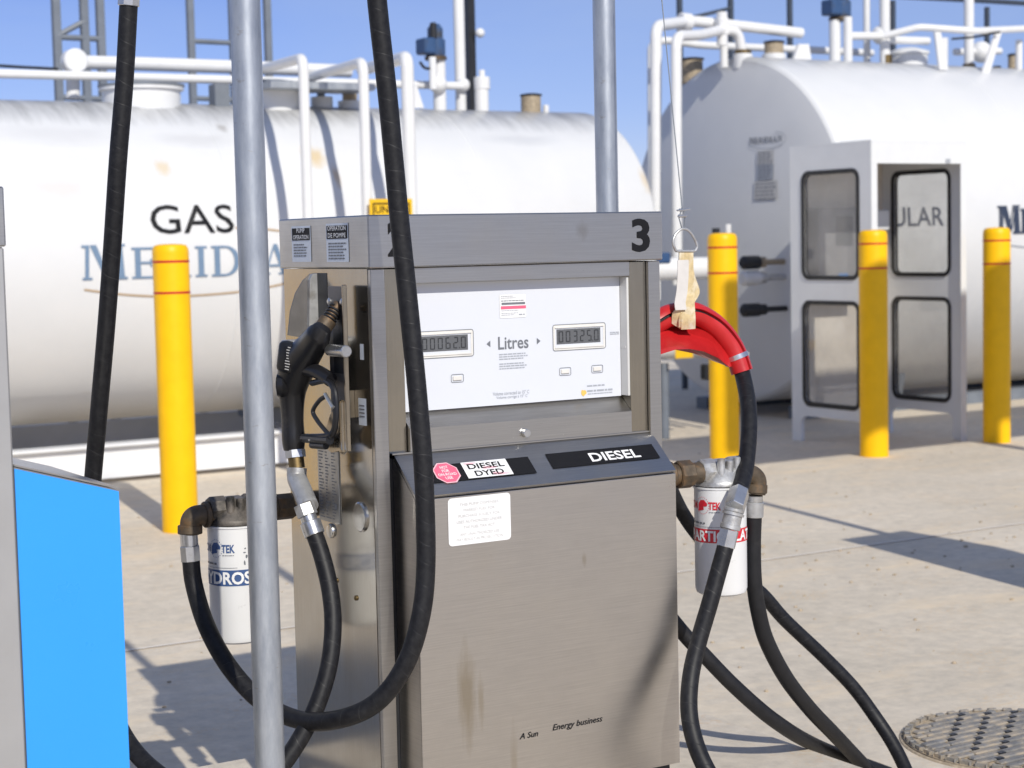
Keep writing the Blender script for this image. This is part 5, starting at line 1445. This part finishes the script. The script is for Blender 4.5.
for x in (BX0, BX1-0.03):
    b, wins = wall_with_windows(x, BYF+0.002, BYB, 0.03)
    wl = bo.part('side_wall', b, M['white_booth'], smooth=0)
    W = BYB-BYF-0.002
    for (wa, za, wb, zb) in wins:
        for off in (-0.006, 0.0305):
            t = B()
            ring = rframe(BYF+wa-0.01, za-0.01, BYF+wb+0.01, zb+0.01, 0.075, 0.030, 6)
            for vs, fs in ring:
                t.flat([(vs, fs)], lambda u, v, h: Vector((x+off, u+0.002, v)))
                t.flat([(vs, fs)], lambda u, v, h: Vector((x+off+0.0055, u+0.002, v)))
            bo.part('window_seal', t, M['gasket'], wl, smooth=0)
        t = B(); t.span((x+0.012, BYF+wa, za), (x+0.018, BYF+wb, zb)); bo.part('window_pane', t, M['glass'], wl, smooth=0)
b = B(); b.span((BX0+0.031, BYB-0.03, 0.19), (BX1-0.031, BYB, BH-0.04)); bo.part('back_wall', b, M['booth_in'])
b = B(); b.span((BX0, BYF-0.004, BH+0.0005), (BX1, BYB, BH+0.016), 0.0); bo.part('roof', b, M['white_booth'])
b = B(); b.span((BX0+0.002, BYF-0.004, 1.99), (BX1-0.002, BYF+0.0015, BH)); b.span((BX0+0.0, BYF-0.004, 0.0), (BX0+0.055, BYF+0.0015, 1.9895)); b.span((BX1-0.055, BYF-0.004, 0.0), (BX1, BYF+0.0015, 1.9895))
bo.part('front_frame', b, M['white_booth'], smooth=0)
p_ = at(948, 161, BYF-0.006); bo.part('maker_label', B().box(p_, (0.045, 0.003, 0.03), 0), M['print_light'], smooth=0)
b = B(); b.span((8.78, 10.0, 1.0), (9.16, 10.158, 1.70), 0.012); eq = bo.part('card_terminal', b, M['grey_box'])
b = B(); b.span((8.96, 9.998, 1.12), (9.05, 9.9995, 1.22)); bo.part('terminal_sticker', b, paint('sticker_blue', (0.08, 0.25, 0.6), 0.4), eq, smooth=0)
b = B(); b.span((9.06, 9.997, 1.14), (9.09, 9.9993, 1.20)); bo.part('terminal_sticker', b, M['sign_yellow'], eq, smooth=0)
b = B(); b.span((8.93, 9.9992, 1.42), (9.10, 9.9999, 1.64)); bo.part('terminal_screen', b, M['lcd'], eq, smooth=0)
b = B(); b.span((9.20, 9.95, 1.53), (9.42, 10.158, 1.68), 0.01); bo.part('receipt_printer', b, M['white_booth'])
b = B(); b.span((9.21, 10.0, 1.18), (9.36, 10.158, 1.47), 0.01); bo.part('key_switch_box', b, M['black_metal'])

# ------------------------------------------------------------------ manhole cover
mc = Vector((3.975, 3.668, 0)); mr = 0.335
mh = Thing('manhole_cover', 'round cast iron cover with raised bars and sandy grime, in the concrete at the right', 'manhole cover', mc)
mh.part('frame_ring', B().lathe([(mr+0.012, 0.0), (mr+0.009, 0.004), (mr+0.003, 0.005), (mr+0.003, 0.001)], mc, (0, 0, 1), 64), M['sand'])
mh.part('plate', B().lathe([(mr, 0), (mr, 0.008), (0, 0.008)], mc, (0, 0, 1), 64), M['sand'])
b = B(); rr_ = random.Random(4); holes = []
pitch, blen, bw = 0.036, 0.118, 0.027
for i in range(-14, 15):
    for j in range(-6, 7):
        cy_ = i*pitch; cx_ = (j+(i*0.37) % 1.0)*(blen+0.004)
        # bars are cut off at the rim
        half = math.sqrt(max(0, (mr-0.035)**2-cy_**2))
        x0_, x1_ = max(cx_-blen/2, -half), min(cx_+blen/2, half)
        if x1_-x0_ > 0.02:
            b.box((mc.x+(x0_+x1_)/2, mc.y+cy_, 0.0115), (x1_-x0_, bw, 0.009), 0.004)
            if x1_-x0_ > 0.08: holes.append((mc.x+x1_-0.010, mc.y+cy_-bw*0.42))
for k in range(44):
    a = 2*math.pi*k/44
    b.box((mc.x+(mr-0.013)*math.cos(a), mc.y+(mr-0.013)*math.sin(a), 0.0115), (0.016, 0.030, 0.009), 0.003, Matrix.Rotation(a, 4, 'Z'))
mh.part('raised_bars', b, M['iron'])
b = B()
for hx, hy_ in holes: b.span((hx-0.012, hy_-0.008, 0.0085), (hx+0.012, hy_+0.008, 0.0168))
mh.part('drain_slots', b, M['black_metal'], smooth=0)

# ------------------------------------------------------------------ things that stand right of the picture and throw the shadows in it
far = Thing('fuel_pump', 'steel pump standing just outside the right edge, throwing its shadow on the concrete', 'fuel pump', (6.05, 4.2, 0), 'stainless fuel pumps on the islands')
b = B(); b.span((5.60, 3.86, 0.0), (6.02, 4.46, 1.45), 0.004); far.part('cabinet', b, M['steel'])
b = B(); b.span((5.595, 3.85, 1.4505), (6.025, 4.47, 1.566), 0.004); far.part('header', b, M['steel'])
b = B(); b.tube([Vector((5.90, 4.56, 0)), Vector((5.90, 4.56, 3.8))], 0.0302, 20)
single('support_pole', b, M['galv'], 'galvanised steel pole behind the pump just outside the right edge', 'pole', (5.92, 4.5, 0), 'galvanised poles carrying the hoses')
gs = Thing('added_shade_board', 'unseen raised board on posts outside the right edge, added to shade the bollards', 'sign', (9.0, 3.6, 0))
gs.part('board', B().span((6.25, 3.58, 4.02), (13.5, 3.68, 5.10), 0.01), M['grey_steel'])  # added out of view; size and height chosen to cast the shade band
for x in (8.62, 12.6):
    gs.part('post', B().span((x-0.05, 3.69, 0), (x+0.05, 3.79, 5.0), 0.004), M['grey_steel'])
